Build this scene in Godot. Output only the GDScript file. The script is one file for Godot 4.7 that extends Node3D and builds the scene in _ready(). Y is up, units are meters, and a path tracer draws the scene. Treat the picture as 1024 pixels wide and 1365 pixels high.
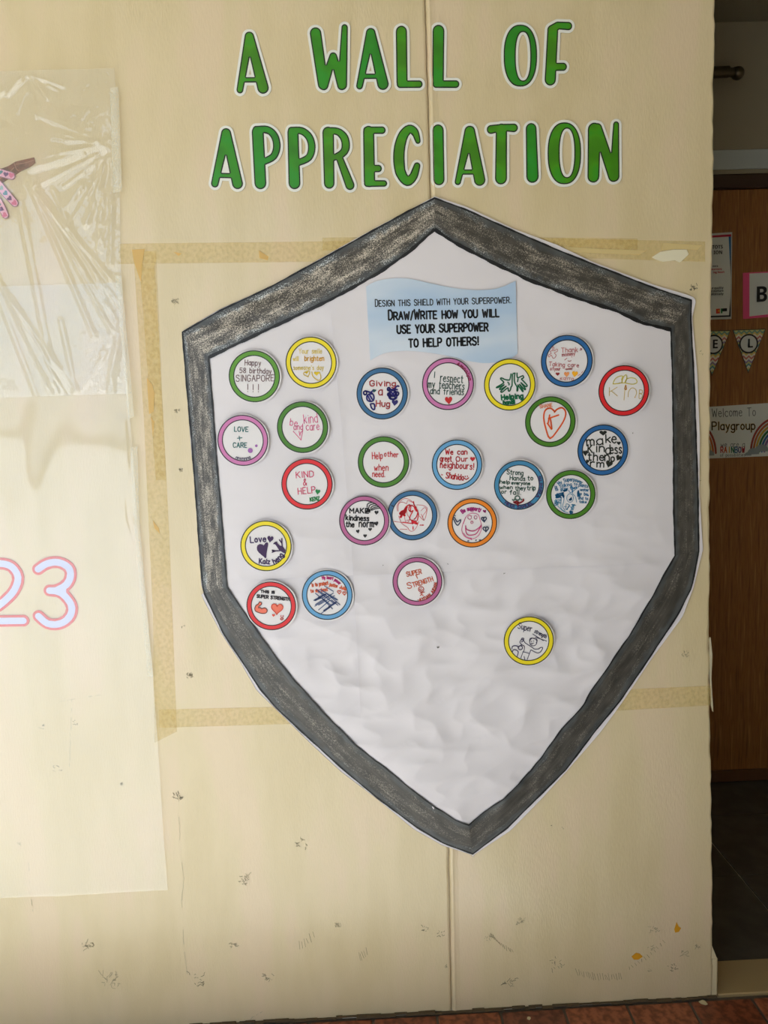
extends Node3D
# A display wall in a veranda: paper title letters, a crayon-bordered paper shield with round badges,
# a clear plastic sheet at one side, and a dim room with a wooden door beyond the end of the wall.

const F := 1060.0          # focal length in pixels of the 1024 x 1365 frame
const EYE := Vector3(0.0, 1.42, 1.763)
const DOOR_Z := -1.093
const WALL_T := 0.11       # thickness of the display wall
const CEIL := 2.73
var cam_basis := Basis.IDENTITY
var rng := RandomNumberGenerator.new()
var used := {}
var mats := {}
var glyphs := {}
var fr := [0.0, 0.0, 1.0]  # zoom frame: origin and scale of traced coordinates
var paper_noise := FastNoiseLite.new()
var crease_noise := FastNoiseLite.new()
var shield_left := PackedVector2Array()
var shield_right := PackedVector2Array()

# ---------------------------------------------------------------- pixels to places
func ray(px: float, py: float) -> Vector3:
	return cam_basis * Vector3((px - 512.0) / F, -(py - 682.5) / F, -1.0)
func at_z(px: float, py: float, z: float) -> Vector3:
	var d := ray(px, py)
	return EYE + d * ((z - EYE.z) / d.z)
func W(px: float, py: float) -> Vector2:
	var p := at_z(px, py, 0.0)
	return Vector2(p.x, p.y)
func zp(u: float, v: float) -> Vector2:     # traced coordinate in the current zoom frame -> pixel
	return Vector2(fr[0] + u / fr[2], fr[1] + v / fr[2])
func zw(u: float, v: float) -> Vector2:
	var p := zp(u, v)
	return W(p.x, p.y)
func pts(a: Array) -> PackedVector2Array:   # flat list of pixel pairs -> wall points
	var r := PackedVector2Array()
	for i in range(0, a.size(), 2):
		r.append(W(a[i], a[i + 1]))
	return r

# ---------------------------------------------------------------- nodes
func numbered(called: String) -> String:
	var n: int = used.get(called, 0)
	used[called] = n + 1
	return called if n == 0 else "%s_%03d" % [called, n]
func thing(called: String, label: String, category: String, at: Vector3, group := "") -> Node3D:
	var o := Node3D.new()
	o.name = numbered(called)
	add_child(o)
	o.position = at
	o.set_meta("label", label)
	o.set_meta("category", category)
	if group:
		o.set_meta("group", group)
	return o
func structure(called: String, label: String, category: String, at := Vector3.ZERO) -> Node3D:
	var o := thing(called, label, category, at)
	o.set_meta("kind", "structure")
	return o
func part(g: Shape, called: String, m: Material, parent: Node3D, label := "") -> MeshInstance3D:
	var o := MeshInstance3D.new()
	o.name = called
	o.mesh = g.done()
	o.material_override = m
	parent.add_child(o, true)
	if label:
		o.set_meta("label", label)
	return o
func paint(c: Color, rough := 0.8, metal := 0.0) -> StandardMaterial3D:
	var k := "%s %s %s" % [c.to_html(), rough, metal]
	if not mats.has(k):
		var m := StandardMaterial3D.new()
		m.albedo_color = c
		m.roughness = rough
		m.metallic = metal
		mats[k] = m
	return mats[k]
func rgb(r: float, g: float, b: float) -> Color:
	return Color(r / 255.0, g / 255.0, b / 255.0)

# ---------------------------------------------------------------- shapes
class Shape:
	var st := SurfaceTool.new()
	var any := false
	func _init() -> void:
		st.begin(Mesh.PRIMITIVE_TRIANGLES)
		st.set_smooth_group(-1)
	func done() -> ArrayMesh:
		st.generate_normals()
		return st.commit()
	func tri(a: Vector3, b: Vector3, c: Vector3, ua := Vector2.ZERO, ub := Vector2.ZERO, uc := Vector2.ZERO) -> void:
		st.set_uv(ua); st.add_vertex(a)
		st.set_uv(ub); st.add_vertex(b)
		st.set_uv(uc); st.add_vertex(c)
	func quad(a: Vector3, b: Vector3, c: Vector3, d: Vector3) -> void:   # clockwise seen from the front
		var u := [Vector2(a.x + a.z, a.y), Vector2(b.x + b.z, b.y), Vector2(c.x + c.z, c.y), Vector2(d.x + d.z, d.y)]
		tri(a, b, c, u[0], u[1], u[2])
		tri(a, c, d, u[0], u[2], u[3])
	func box(lo: Vector3, hi: Vector3, bevel := 0.0) -> void:
		var e := bevel
		var x0 := lo.x; var x1 := hi.x; var y0 := lo.y; var y1 := hi.y; var z0 := lo.z; var z1 := hi.z
		quad(Vector3(x0 + e, y1 - e, z1), Vector3(x1 - e, y1 - e, z1), Vector3(x1 - e, y0 + e, z1), Vector3(x0 + e, y0 + e, z1))
		quad(Vector3(x1 - e, y1 - e, z0), Vector3(x0 + e, y1 - e, z0), Vector3(x0 + e, y0 + e, z0), Vector3(x1 - e, y0 + e, z0))
		quad(Vector3(x1, y1 - e, z1 - e), Vector3(x1, y1 - e, z0 + e), Vector3(x1, y0 + e, z0 + e), Vector3(x1, y0 + e, z1 - e))
		quad(Vector3(x0, y1 - e, z0 + e), Vector3(x0, y1 - e, z1 - e), Vector3(x0, y0 + e, z1 - e), Vector3(x0, y0 + e, z0 + e))
		quad(Vector3(x0 + e, y1, z0 + e), Vector3(x1 - e, y1, z0 + e), Vector3(x1 - e, y1, z1 - e), Vector3(x0 + e, y1, z1 - e))
		quad(Vector3(x0 + e, y0, z1 - e), Vector3(x1 - e, y0, z1 - e), Vector3(x1 - e, y0, z0 + e), Vector3(x0 + e, y0, z0 + e))
		if e > 0.0:
			for s in [[z1, z1 - e, 1.0], [z0, z0 + e, -1.0]]:
				var zf: float = s[0]
				var zi: float = s[1]
				quad(Vector3(x0 + e, y1 - e, zf), Vector3(x0 + e, y1, zi), Vector3(x1 - e, y1, zi), Vector3(x1 - e, y1 - e, zf))
				quad(Vector3(x0 + e, y0, zi), Vector3(x0 + e, y0 + e, zf), Vector3(x1 - e, y0 + e, zf), Vector3(x1 - e, y0, zi))
				quad(Vector3(x1 - e, y1 - e, zf), Vector3(x1, y1 - e, zi), Vector3(x1, y0 + e, zi), Vector3(x1 - e, y0 + e, zf))
				quad(Vector3(x0, y1 - e, zi), Vector3(x0 + e, y1 - e, zf), Vector3(x0 + e, y0 + e, zf), Vector3(x0, y0 + e, zi))
			for sx in [[x0, x0 + e], [x1, x1 - e]]:
				for sy in [[y0, y0 + e], [y1, y1 - e]]:
					quad(Vector3(sx[0], sy[1], z0 + e), Vector3(sx[1], sy[0], z0 + e), Vector3(sx[1], sy[0], z1 - e), Vector3(sx[0], sy[1], z1 - e))
	func flat(poly: PackedVector2Array, z: float) -> void:
		var ix := Geometry2D.triangulate_polygon(poly)
		for i in range(0, ix.size(), 3):
			var a := poly[ix[i]]
			var b := poly[ix[i + 1]]
			var c := poly[ix[i + 2]]
			if (b - a).cross(c - a) > 0.0:
				var t := b
				b = c
				c = t
			tri(Vector3(a.x, a.y, z), Vector3(b.x, b.y, z), Vector3(c.x, c.y, z), a, b, c)
	func rim(loop: PackedVector2Array, z0: float, z1: float) -> void:
		for i in loop.size():
			var a := loop[i]
			var b := loop[(i + 1) % loop.size()]
			quad(Vector3(a.x, a.y, z1), Vector3(a.x, a.y, z0), Vector3(b.x, b.y, z0), Vector3(b.x, b.y, z1))
	func slab(poly: PackedVector2Array, z0: float, z1: float) -> void:
		flat(poly, z1)
		rim(poly, z0, z1)
	# polygons with holes: cut at the middle of every hole into simple pieces
	func holed(outers: Array, holes: Array, z0: float, z1: float) -> void:
		var cuts := []
		for h in holes:
			var lo: float = h[0].x
			var hi: float = h[0].x
			for p in h:
				lo = minf(lo, p.x)
				hi = maxf(hi, p.x)
			cuts.append((lo + hi) * 0.5)
		cuts.sort()
		var edges := [-50.0] + cuts + [50.0]
		for i in edges.size() - 1:
			var band := PackedVector2Array([Vector2(edges[i], -50), Vector2(edges[i + 1], -50), Vector2(edges[i + 1], 50), Vector2(edges[i], 50)])
			for o in outers:
				var pieces := Geometry2D.intersect_polygons(o, band)
				for h in holes:
					var next: Array[PackedVector2Array] = []
					for p in pieces:
						next.append_array(Geometry2D.clip_polygons(p, h))
					pieces = next
				for p in pieces:
					flat(p, z1)
		for o in outers:
			rim(o, z0, z1)
		for h in holes:
			rim(h, z0, z1)
	func disc(c: Vector2, r: float, z: float, n := 48) -> void:
		for i in n:
			var a := TAU * i / n
			var b := TAU * (i + 1) / n
			tri(Vector3(c.x, c.y, z), Vector3(c.x + cos(b) * r, c.y + sin(b) * r, z), Vector3(c.x + cos(a) * r, c.y + sin(a) * r, z))
	func ring(c: Vector2, r0: float, r1: float, z: float, n := 64) -> void:
		for i in n:
			var a := Vector2.from_angle(TAU * i / n)
			var b := Vector2.from_angle(TAU * (i + 1) / n)
			var p := c + a * r0
			var q := c + b * r0
			var s := c + b * r1
			var t := c + a * r1
			quad(Vector3(t.x, t.y, z), Vector3(p.x, p.y, z), Vector3(q.x, q.y, z), Vector3(s.x, s.y, z))
	# a flat ink line
	func line(l: PackedVector2Array, w: float, z: float, rounded := true) -> void:
		any = true
		for i in l.size() - 1:
			var d := (l[i + 1] - l[i])
			if d.length() < 1e-6:
				continue
			var n := d.normalized().orthogonal() * w * 0.5
			var a := l[i] + n
			var b := l[i + 1] + n
			var c := l[i + 1] - n
			var e := l[i] - n
			quad(Vector3(a.x, a.y, z), Vector3(b.x, b.y, z), Vector3(c.x, c.y, z), Vector3(e.x, e.y, z))
		if rounded:
			for p in l:
				disc(p, w * 0.5, z, 7)
	func tube(a: Vector3, b: Vector3, ra: float, rb: float, n := 20) -> void:
		var d := (b - a).normalized()
		var u := d.cross(Vector3(0.31, 0.9, 0.17)).normalized()
		var v := d.cross(u)
		for i in n:
			var p := u * cos(TAU * i / n) + v * sin(TAU * i / n)
			var q := u * cos(TAU * (i + 1) / n) + v * sin(TAU * (i + 1) / n)
			quad(a + p * ra, a + q * ra, b + q * rb, b + p * rb)
			tri(a, a + q * ra, a + p * ra)
			tri(b, b + p * rb, b + q * rb)

func smooth_line(l: PackedVector2Array, n := 4) -> PackedVector2Array:
	var r := PackedVector2Array()
	for i in l.size() - 1:
		var a := l[maxi(i - 1, 0)]
		var b := l[i]
		var c := l[i + 1]
		var d := l[mini(i + 2, l.size() - 1)]
		for k in n:
			r.append(b.cubic_interpolate(c, a, d, float(k) / n))
	r.append(l[l.size() - 1])
	return r
func resample(l: PackedVector2Array, n: int) -> PackedVector2Array:
	var total := 0.0
	for i in l.size() - 1:
		total += l[i].distance_to(l[i + 1])
	var r := PackedVector2Array([l[0]])
	var i := 0
	var gone := 0.0
	for k in range(1, n):
		var want := total * k / n
		while i < l.size() - 2 and gone + l[i].distance_to(l[i + 1]) < want:
			gone += l[i].distance_to(l[i + 1])
			i += 1
		r.append(l[i].lerp(l[i + 1], (want - gone) / maxf(1e-9, l[i].distance_to(l[i + 1]))))
	r.append(l[l.size() - 1])
	return r
func x_at(l: PackedVector2Array, y: float) -> float:     # l runs downwards
	for i in l.size() - 1:
		if l[i].y >= y and l[i + 1].y <= y:
			return lerpf(l[i].x, l[i + 1].x, (l[i].y - y) / maxf(1e-9, l[i].y - l[i + 1].y))
	return l[0].x if y > l[0].y else l[l.size() - 1].x

# ---------------------------------------------------------------- textures
func noise(kind: int, freq: float, octaves := 3, sd := 1) -> FastNoiseLite:
	var n := FastNoiseLite.new()
	n.noise_type = kind
	n.frequency = freq
	n.seed = sd
	n.fractal_octaves = octaves
	return n
func noise_tex(n: FastNoiseLite, ramp: Array, w := 512, h := 512) -> NoiseTexture2D:
	var t := NoiseTexture2D.new()
	t.width = w
	t.height = h
	t.seamless = true
	t.noise = n
	if ramp.size():
		var g := Gradient.new()
		g.offsets = PackedFloat32Array(ramp.map(func(e): return e[0]))
		g.colors = PackedColorArray(ramp.map(func(e): return e[1]))
		t.color_ramp = g
	return t

# ---------------------------------------------------------------- stroke lettering
func make_glyphs() -> void:
	var table := "A 0,0 2,6 4,0|1,2.2 3,2.2;B 0,0 0,6 2.6,6 3.4,5.3 3.4,3.9 2.6,3.1 0,3.1|2.6,3.1 3.8,2.4 3.8,.8 2.8,0 0,0;C 3.8,5 2.8,6 1.2,6 0,4.6 0,1.4 1.2,0 2.8,0 3.8,1;D 0,0 0,6 2.2,6 3.8,4.6 3.8,1.4 2.2,0 0,0;E 3.4,6 0,6 0,0 3.4,0|0,3.1 2.6,3.1;F 3.4,6 0,6 0,0|0,3.1 2.6,3.1;G 3.8,5 2.8,6 1.2,6 0,4.6 0,1.4 1.2,0 2.8,0 3.8,1 3.8,2.8 2.2,2.8;H 0,0 0,6|3.8,0 3.8,6|0,3.1 3.8,3.1;I .6,0 .6,6;J 3,6 3,1.2 2,0 1,0 0,1;K 0,0 0,6|3.6,6 0,2.6|1,3.4 3.8,0;L 0,6 0,0 3.2,0;M 0,0 0,6 2.2,2.4 4.4,6 4.4,0;N 0,0 0,6 3.8,0 3.8,6;O 2,6 .6,5.4 0,4 0,2 .6,.6 2,0 3.4,.6 4,2 4,4 3.4,5.4 2,6;P 0,0 0,6 2.6,6 3.7,5.2 3.7,3.6 2.6,2.8 0,2.8;Q 2,6 .6,5.4 0,4 0,2 .6,.6 2,0 3.4,.6 4,2 4,4 3.4,5.4 2,6|2.6,1.4 4.2,-.4;R 0,0 0,6 2.6,6 3.7,5.2 3.7,3.6 2.6,2.8 0,2.8|1.8,2.8 3.9,0;S 3.7,5 2.8,6 1.1,6 .1,5.1 .4,3.8 2,3.1 3.5,2.4 3.9,1.2 2.9,0 1,0 0,1;T 0,6 4,6|2,6 2,0;U 0,6 0,1.4 1.1,0 2.9,0 4,1.4 4,6;V 0,6 2,0 4,6;W 0,6 1.2,0 2.6,4.4 4,0 5.2,6;X 0,0 4,6|0,6 4,0;Y 0,6 2,3 4,6|2,3 2,0;Z 0,6 4,6 0,0 4,0;a 3,4 3,0|3,3.2 2,4 .8,3.7 0,2.6 0,1.2 .8,.2 2,.1 3,1;b 0,6 0,0|0,3 1,4 2.2,3.9 3,2.8 3,1.2 2.2,.1 1,0 0,1;c 3,3.3 2,4 .9,3.8 0,2.6 0,1.4 .9,.2 2,0 3,.7;d 3,6 3,0|3,3.2 2,4 .8,3.7 0,2.6 0,1.2 .8,.2 2,.1 3,1;e 0,2.2 3,2.2 2.8,3.3 1.8,4 .8,3.7 0,2.5 0,1.3 .9,.2 2,0 3,.7;f 2.6,5.6 1.8,6 1,5.2 1,0|0,3.8 2.2,3.8;g 3,4 3,-1 2.2,-2 .8,-2 0,-1.3|3,3.2 2,4 .8,3.7 0,2.6 0,1.2 .8,.2 2,.1 3,1;h 0,6 0,0|0,2.8 1,4 2.2,3.9 3,2.8 3,0;i .5,4 .5,0|.5,5.2 .5,5.5;j 1,4 1,-1.4 0,-2|1,5.2 1,5.5;k 0,6 0,0|2.6,4 0,1.6|.9,2.3 2.9,0;l .5,6 .5,0;m 0,4 0,0|0,2.8 .9,4 1.8,3.6 2,2.6 2,0|2,2.8 2.9,4 3.8,3.6 4,2.6 4,0;n 0,4 0,0|0,2.8 1,4 2.2,3.9 3,2.8 3,0;o 1.5,4 .4,3.4 0,2 .4,.6 1.5,0 2.6,.6 3,2 2.6,3.4 1.5,4;p 0,4 0,-2|0,3 1,4 2.2,3.9 3,2.8 3,1.2 2.2,.1 1,0 0,1;q 3,4 3,-2|3,3.2 2,4 .8,3.7 0,2.6 0,1.2 .8,.2 2,.1 3,1;r 0,4 0,0|0,2.6 1,3.9 2.2,3.9;s 2.7,3.4 1.8,4 .6,3.8 .3,2.9 1.4,2.2 2.6,1.5 2.6,.5 1.5,0 0,.5;t 1,5.6 1,.8 1.7,0 2.5,.2|0,4 2.3,4;u 0,4 0,1.2 .9,0 2,.1 3,1.2|3,4 3,0;v 0,4 1.5,0 3,4;w 0,4 1,0 2.1,3 3.2,0 4.2,4;x 0,0 3,4|0,4 3,0;y 0,4 1.6,.4|3,4 1.2,-1 .3,-2;z 0,4 3,4 0,0 3,0;2 0,4.8 1,6 2.8,6 3.6,4.8 3.2,3.4 0,0 3.8,0;3 0,5.3 1,6 2.8,6 3.6,4.8 3,3.4 1.6,3.1 3.2,2.6 3.8,1.4 2.8,0 1,0 0,.8;5 3.4,6 .4,6 .2,3.4 2,3.8 3.5,2.8 3.5,1.2 2.4,0 1,0 0,.8;8 2,3.2 .5,4.2 .7,5.5 2,6 3.3,5.5 3.5,4.2 2,3.2 .2,2 .4,.6 2,0 3.6,.6 3.8,2 2,3.2;! .5,6 .5,1.8|.5,.4 .5,.1;. .5,.3 .5,0;' .4,6 .4,4.8;- 0,2.6 1.8,2.6;+ 0,2.6 2.6,2.6|1.3,3.9 1.3,1.3;/ 0,-.4 2.4,6.4;& 3.6,.2 .8,4.6 1.2,5.8 2.2,5.8 2.4,4.6 .2,2 .4,.4 1.6,0 3.4,2.2"
	for e in table.split(";"):
		var strokes := []
		for s in e.substr(2).split("|"):
			var l := PackedVector2Array()
			for p in s.split(" "):
				var xy := p.split(",")
				l.append(Vector2(xy[0].to_float(), xy[1].to_float()))
			strokes.append(l)
		glyphs[e[0]] = strokes
func glyph_width(c: String) -> float:
	if not glyphs.has(c):
		return 2.6
	var w := 0.6
	for l in glyphs[c]:
		for p in l:
			w = maxf(w, p.x)
	return w
# text as flat ink lines. box centre, width and capital height in the current zoom frame; "to" maps zoom points to the parent's plane
func write(g: Shape, text: String, cx: float, cy: float, w: float, h: float, pen: float, z: float, to: Callable, turn := 0.0, jitter := 0.12, first_big := 1.0) -> void:
	var total := 0.0
	for c in text:
		total += glyph_width(c) + 1.6
	total -= 1.6
	var x := 0.0
	var ahead := true
	for c in text:
		var up := rng.randf_range(-1, 1) * jitter * 1.5
		var tall := first_big if ahead else 1.0
		ahead = c == "/"
		for l in glyphs.get(c, []):
			var r := PackedVector2Array()
			for p in l:
				var q := Vector2((x + p.x + rng.randf_range(-1, 1) * jitter) / total - 0.5, 0.5 - (p.y * tall + up + rng.randf_range(-1, 1) * jitter) / 6.0)
				q = Vector2(q.x * w, q.y * h).rotated(deg_to_rad(turn))
				r.append(to.call(cx + q.x, cy + q.y))
			g.line(r, pen, z)
		x += glyph_width(c) + 1.6
# text round a circle, from angle a0 to a1 in degrees (0 right, 90 down)
func write_round(g: Shape, text: String, cx: float, cy: float, radius: float, a0: float, a1: float, h: float, pen: float, z: float, to: Callable) -> void:
	var total := -1.6
	for c in text:
		total += glyph_width(c) + 1.6
	var x := 0.0
	for c in text:
		for l in glyphs.get(c, []):
			var r := PackedVector2Array()
			for p in l:
				var a := deg_to_rad(lerpf(a0, a1, (x + p.x) / total))
				var out: float = (p.y - 3.0) / 6.0 * h * (1.0 if a1 > a0 else -1.0)
				r.append(to.call(cx + cos(a) * (radius + out), cy + sin(a) * (radius + out)))
			g.line(r, pen, z)
		x += glyph_width(c) + 1.6
func heart_shape(cx: float, cy: float, w: float, h: float, to: Callable, turn := 0.0) -> PackedVector2Array:
	var r := PackedVector2Array()
	for i in 28:
		var t := TAU * i / 28.0
		var p := Vector2(16.0 * pow(sin(t), 3) / 32.0 * w, -(13.0 * cos(t) - 5.0 * cos(2 * t) - 2.0 * cos(3 * t) - cos(4 * t) + 2.5) / 29.0 * h).rotated(deg_to_rad(turn))
		r.append(to.call(cx + p.x, cy + p.y))
	return r

# ================================================================ the scene
func _ready() -> void:
	rng.seed = 20
	# camera
	cam_basis = Basis.from_euler(Vector3(deg_to_rad(-6.58), deg_to_rad(-1.47), deg_to_rad(-2.04)), EULER_ORDER_YXZ)
	var cam := Camera3D.new()
	cam.name = "camera"
	cam.fov = rad_to_deg(2.0 * atan(682.5 / F))
	cam.near = 0.05
	cam.far = 200.0
	cam.transform = Transform3D(cam_basis, EYE)
	add_child(cam)
	cam.current = true
	# sky and exposure
	var env := Environment.new()
	env.background_mode = Environment.BG_SKY
	var sm := ProceduralSkyMaterial.new()
	sm.sky_top_color = rgb(160, 186, 218)
	sm.sky_horizon_color = rgb(224, 230, 236)
	sm.ground_horizon_color = rgb(200, 200, 190)
	sm.ground_bottom_color = rgb(150, 148, 138)
	sm.sky_energy_multiplier = 1.35
	env.sky = Sky.new()
	env.sky.sky_material = sm
	env.ambient_light_source = Environment.AMBIENT_SOURCE_SKY
	env.tonemap_mode = Environment.TONE_MAPPER_LINEAR
	env.tonemap_exposure = 1.33
	env.sdfgi_enabled = true
	env.ssao_enabled = true
	env.ssil_enabled = true
	var we := WorldEnvironment.new()
	we.name = "world_environment"
	we.environment = env
	add_child(we)
	# sun, high over the yard behind the viewer
	var sun := DirectionalLight3D.new()
	sun.name = "sun"
	sun.light_color = Color(1.0, 0.98, 0.95)
	sun.light_energy = 3.1
	sun.light_angular_distance = 0.6
	sun.shadow_enabled = true
	add_child(sun)
	sun.look_at_from_position(Vector3(-2.0, 8.0, 6.8), Vector3.ZERO)
	make_glyphs()
	build_shell()
	build_interior()
	build_title()
	build_shield()
	build_badges()
	build_side_display()

# ---------------------------------------------------------------- room shell
var wall_paint: StandardMaterial3D
var seam_line := PackedVector2Array()
func build_shell() -> void:
	var m := StandardMaterial3D.new()
	m.albedo_texture = noise_tex(noise(FastNoiseLite.TYPE_SIMPLEX_SMOOTH, 0.006, 4, 3), [[0.2, rgb(214, 194, 152)], [0.5, rgb(219, 199, 159)], [0.8, rgb(223, 200, 165)]])
	m.uv1_scale = Vector3(2.0, 0.5, 1.0)
	m.roughness = 0.35
	m.clearcoat_enabled = true      # semi-gloss enamel
	m.clearcoat = 0.5
	m.clearcoat_roughness = 0.2
	m.heightmap_enabled = true
	m.heightmap_texture = noise_tex(noise(FastNoiseLite.TYPE_SIMPLEX, 0.09, 3, 9), [], 1024, 1024)
	m.heightmap_scale = 0.022
	wall_paint = m
	# the display wall: two plaster panels that meet in an open joint
	seam_line = PackedVector2Array([Vector2(0.169, 2.9), Vector2(0.169, 0.42), Vector2(0.1655, 0.0)])
	var edge := PackedVector2Array([Vector2(0.781, 2.9)])
	for e in [[954, 2], [954, 60], [952, 130], [952, 240], [950.5, 330], [948.5, 440], [948, 520], [947, 640], [947, 760], [946.5, 850], [947.5, 950], [948.5, 1020], [949.5, 1100], [950.5, 1180], [950, 1230], [951, 1290]]:
		edge.append(W(e[0], e[1]))
	edge.append(Vector2(0.803, 0.0))
	var wall := structure("wall_front", "cream painted plaster wall with an open vertical joint and worn tape marks", "wall")
	var left := Shape.new()
	var right := Shape.new()
	var rows := 150
	var prev := []
	for i in rows + 1:
		var y := 2.9 * (1.0 - float(i) / rows)
		var s := x_at(seam_line, y) + rng.randf_range(-0.0006, 0.0006)
		var e := x_at(edge, y) + rng.randf_range(-0.0013, 0.0013)
		var c := rng.randf_range(0.003, 0.007)
		var a := [Vector3(-3.6, y, 0), Vector3(s - 0.006, y, 0), Vector3(s - 0.002, y, -0.0015), Vector3(s - 0.0008, y, -0.009), Vector3(s + 0.0008, y, -0.009)]
		var b := [Vector3(s + 0.0008, y, -0.009), Vector3(s + 0.002, y, -0.003), Vector3(s + 0.0048, y, 0.0005), Vector3(s + 0.009, y, 0.0022), Vector3(s + 0.014, y, 0.001), Vector3(s + 0.022, y, 0), Vector3(e - c, y, 0), Vector3(e - c * 0.3, y, -c * 0.3), Vector3(e, y, -c), Vector3(e, y, -WALL_T), Vector3(-3.6, y, -WALL_T)]
		if prev.size():
			for k in a.size() - 1:
				left.quad(prev[0][k], prev[0][k + 1], a[k + 1], a[k])
			for k in b.size() - 1:
				right.quad(prev[1][k], prev[1][k + 1], b[k + 1], b[k])
		prev = [a, b]
	part(left, "plaster_panel", m, wall)
	part(right, "plaster_panel", m, wall)
	wall_marks(wall)
	# skirting on the return of the wall, its end seen past the corner
	var sk := structure("baseboard_right", "short chamfered cream skirting at the end of the display wall", "baseboard")
	var g := Shape.new()
	var x0 := 0.799
	g.box(Vector3(x0, 0.0, -WALL_T), Vector3(x0 + 0.017, 0.098, -0.002), 0.003)
	var top := PackedVector2Array([Vector2(x0, 0.098), Vector2(x0 + 0.014, 0.098), Vector2(x0, 0.135)])
	g.slab(top, -WALL_T, -0.002)
	part(g, "skirting_board", paint(rgb(222, 205, 165), 0.5), sk)
	# veranda floor: terracotta tiles, picked out one by one near the wall
	var fl := structure("floor", "terracotta tiled veranda floor with grey mortar joints", "floor")
	g = Shape.new()
	g.box(Vector3(-3.6, -0.15, 0.0), Vector3(3.2, -0.004, 0.32))
	part(g, "mortar_bed", paint(rgb(92, 80, 66), 0.95), fl)
	g = Shape.new()
	g.box(Vector3(0.8, -0.15, 0.32), Vector3(3.2, 0.0, 0.7))
	var far_floor := StandardMaterial3D.new()
	far_floor.albedo_texture = noise_tex(noise(FastNoiseLite.TYPE_CELLULAR, 0.03, 2, 4), [[0.0, rgb(150, 88, 58)], [1.0, rgb(176, 108, 74)]], 256, 256)
	far_floor.uv1_triplanar = true
	far_floor.uv1_world_triplanar = true
	far_floor.roughness = 0.6
	part(g, "far_tiling", far_floor, fl)
	var tile_meshes := []
	for k in 3:
		g = Shape.new()
		g.box(Vector3(-0.0735, -0.02, -0.0735), Vector3(0.0735, 0.0, 0.0735), 0.003)
		tile_meshes.append(g.done())
	var tile_mats := []
	for c in [rgb(150, 84, 52), rgb(138, 76, 48), rgb(160, 92, 60), rgb(126, 72, 50)]:
		var t := StandardMaterial3D.new()
		t.albedo_color = c
		t.albedo_texture = noise_tex(noise(FastNoiseLite.TYPE_SIMPLEX, 0.03, 4, 12), [[0.2, Color(0.72, 0.7, 0.68)], [0.7, Color(1, 1, 1)]], 256, 256)
		t.uv1_triplanar = true
		t.uv1_world_triplanar = true
		t.uv1_scale = Vector3(5, 5, 5)
		t.roughness = 0.5
		tile_mats.append(t)
	for r in 2:
		for k in range(-9, 7):
			var o := MeshInstance3D.new()
			o.name = "tile"
			o.mesh = tile_meshes[(r + k + 20) % 3]
			o.material_override = tile_mats[rng.randi() % 4]
			o.position = Vector3(0.3585 + 0.153 * k, rng.randf_range(-0.0012, 0.0005), 0.084 + 0.153 * r)
			fl.add_child(o, true)
	# grime and paint crumbs where the wall meets the tiles
	g = Shape.new()
	var xx := -0.9
	while xx < 0.8:
		var w := rng.randf_range(0.012, 0.04)
		var hgt := rng.randf_range(0.0008, 0.0055)
		g.box(Vector3(xx, 0.0, 0.0002), Vector3(xx + w, hgt, rng.randf_range(0.004, 0.012)), 0.0008)
		xx += w * 0.9
	var grime := part(g, "grime", paint(rgb(88, 72, 50), 0.95), fl, "dark crusted dirt along the foot of the wall")
	grime.set_meta("kind", "stuff")
	for c in [[938, 1337, 0.011], [705, 1358, 0.006], [810, 1333, 0.008]]:
		var p := ray(c[0], c[1])
		var q: Vector3 = EYE + p * (EYE.y / -p.y)
		g = Shape.new()
		var blob := PackedVector2Array()
		for k in 9:
			blob.append(Vector2.from_angle(-TAU * k / 9.0) * c[2] * rng.randf_range(0.6, 1.0))
		g.slab(blob, 0.0, 0.0012)
		var o := part(g, "paint_drip", paint(rgb(206, 190, 150), 0.7), fl)
		o.transform = Transform3D(Basis(Vector3.RIGHT, -PI / 2), Vector3(q.x, 0.0004, q.z))
	# stone sill between veranda and room
	var sill := structure("trim_1", "beige stone threshold between terracotta and dark floor tiles", "threshold")
	g = Shape.new()
	g.box(Vector3(0.816, -0.1, -0.119), Vector3(2.3, 0.004, -0.001), 0.002)
	part(g, "sill_stone", paint(rgb(176, 150, 106), 0.6), sill)
	# the rest of the veranda: ceiling, right wall, added rear and left light-blocking walls
	var plain := paint(rgb(214, 204, 180), 0.7)
	var ce := structure("ceiling", "painted concrete ceiling slab over the veranda", "ceiling")
	g = Shape.new()
	g.box(Vector3(-3.8, 2.9, -WALL_T), Vector3(3.4, 3.1, 2.6))
	part(g, "slab", plain, ce)
	var wr := structure("wall_right", "cream wall closing the veranda beside the doorway", "wall")
	g = Shape.new()
	g.box(Vector3(2.3, 0.0, -WALL_T), Vector3(3.2, 2.9, 0.0))
	g.box(Vector3(3.2, 0.0, -WALL_T), Vector3(3.4, 2.9, 2.6))
	part(g, "plaster", plain, wr)
	var lintel := structure("wall_lintel", "cream wall above the doorway beside the display wall", "wall")
	g = Shape.new()
	g.box(Vector3(0.8, 2.62, -WALL_T), Vector3(2.3, 2.9, 0.0))
	part(g, "plaster", plain, lintel)
	var wb := structure("wall_back_added", "unseen cream wall added around the yard opening to narrow the daylight", "wall")
	g = Shape.new()
	g.box(Vector3(-0.12, 0.0, 2.4), Vector3(3.2, 2.9, 2.6))  # unseen block added to keep daylight off the right of the display wall
	g.box(Vector3(-3.6, 0.0, 2.4), Vector3(-2.9, 2.9, 2.6))
	g.box(Vector3(-2.9, 2.6, 2.4), Vector3(-0.12, 2.9, 2.6))
	part(g, "plaster", plain, wb)
	var wl := structure("wall_left_added", "unseen cream wall added to shut out grazing side light", "wall")
	g = Shape.new()
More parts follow.
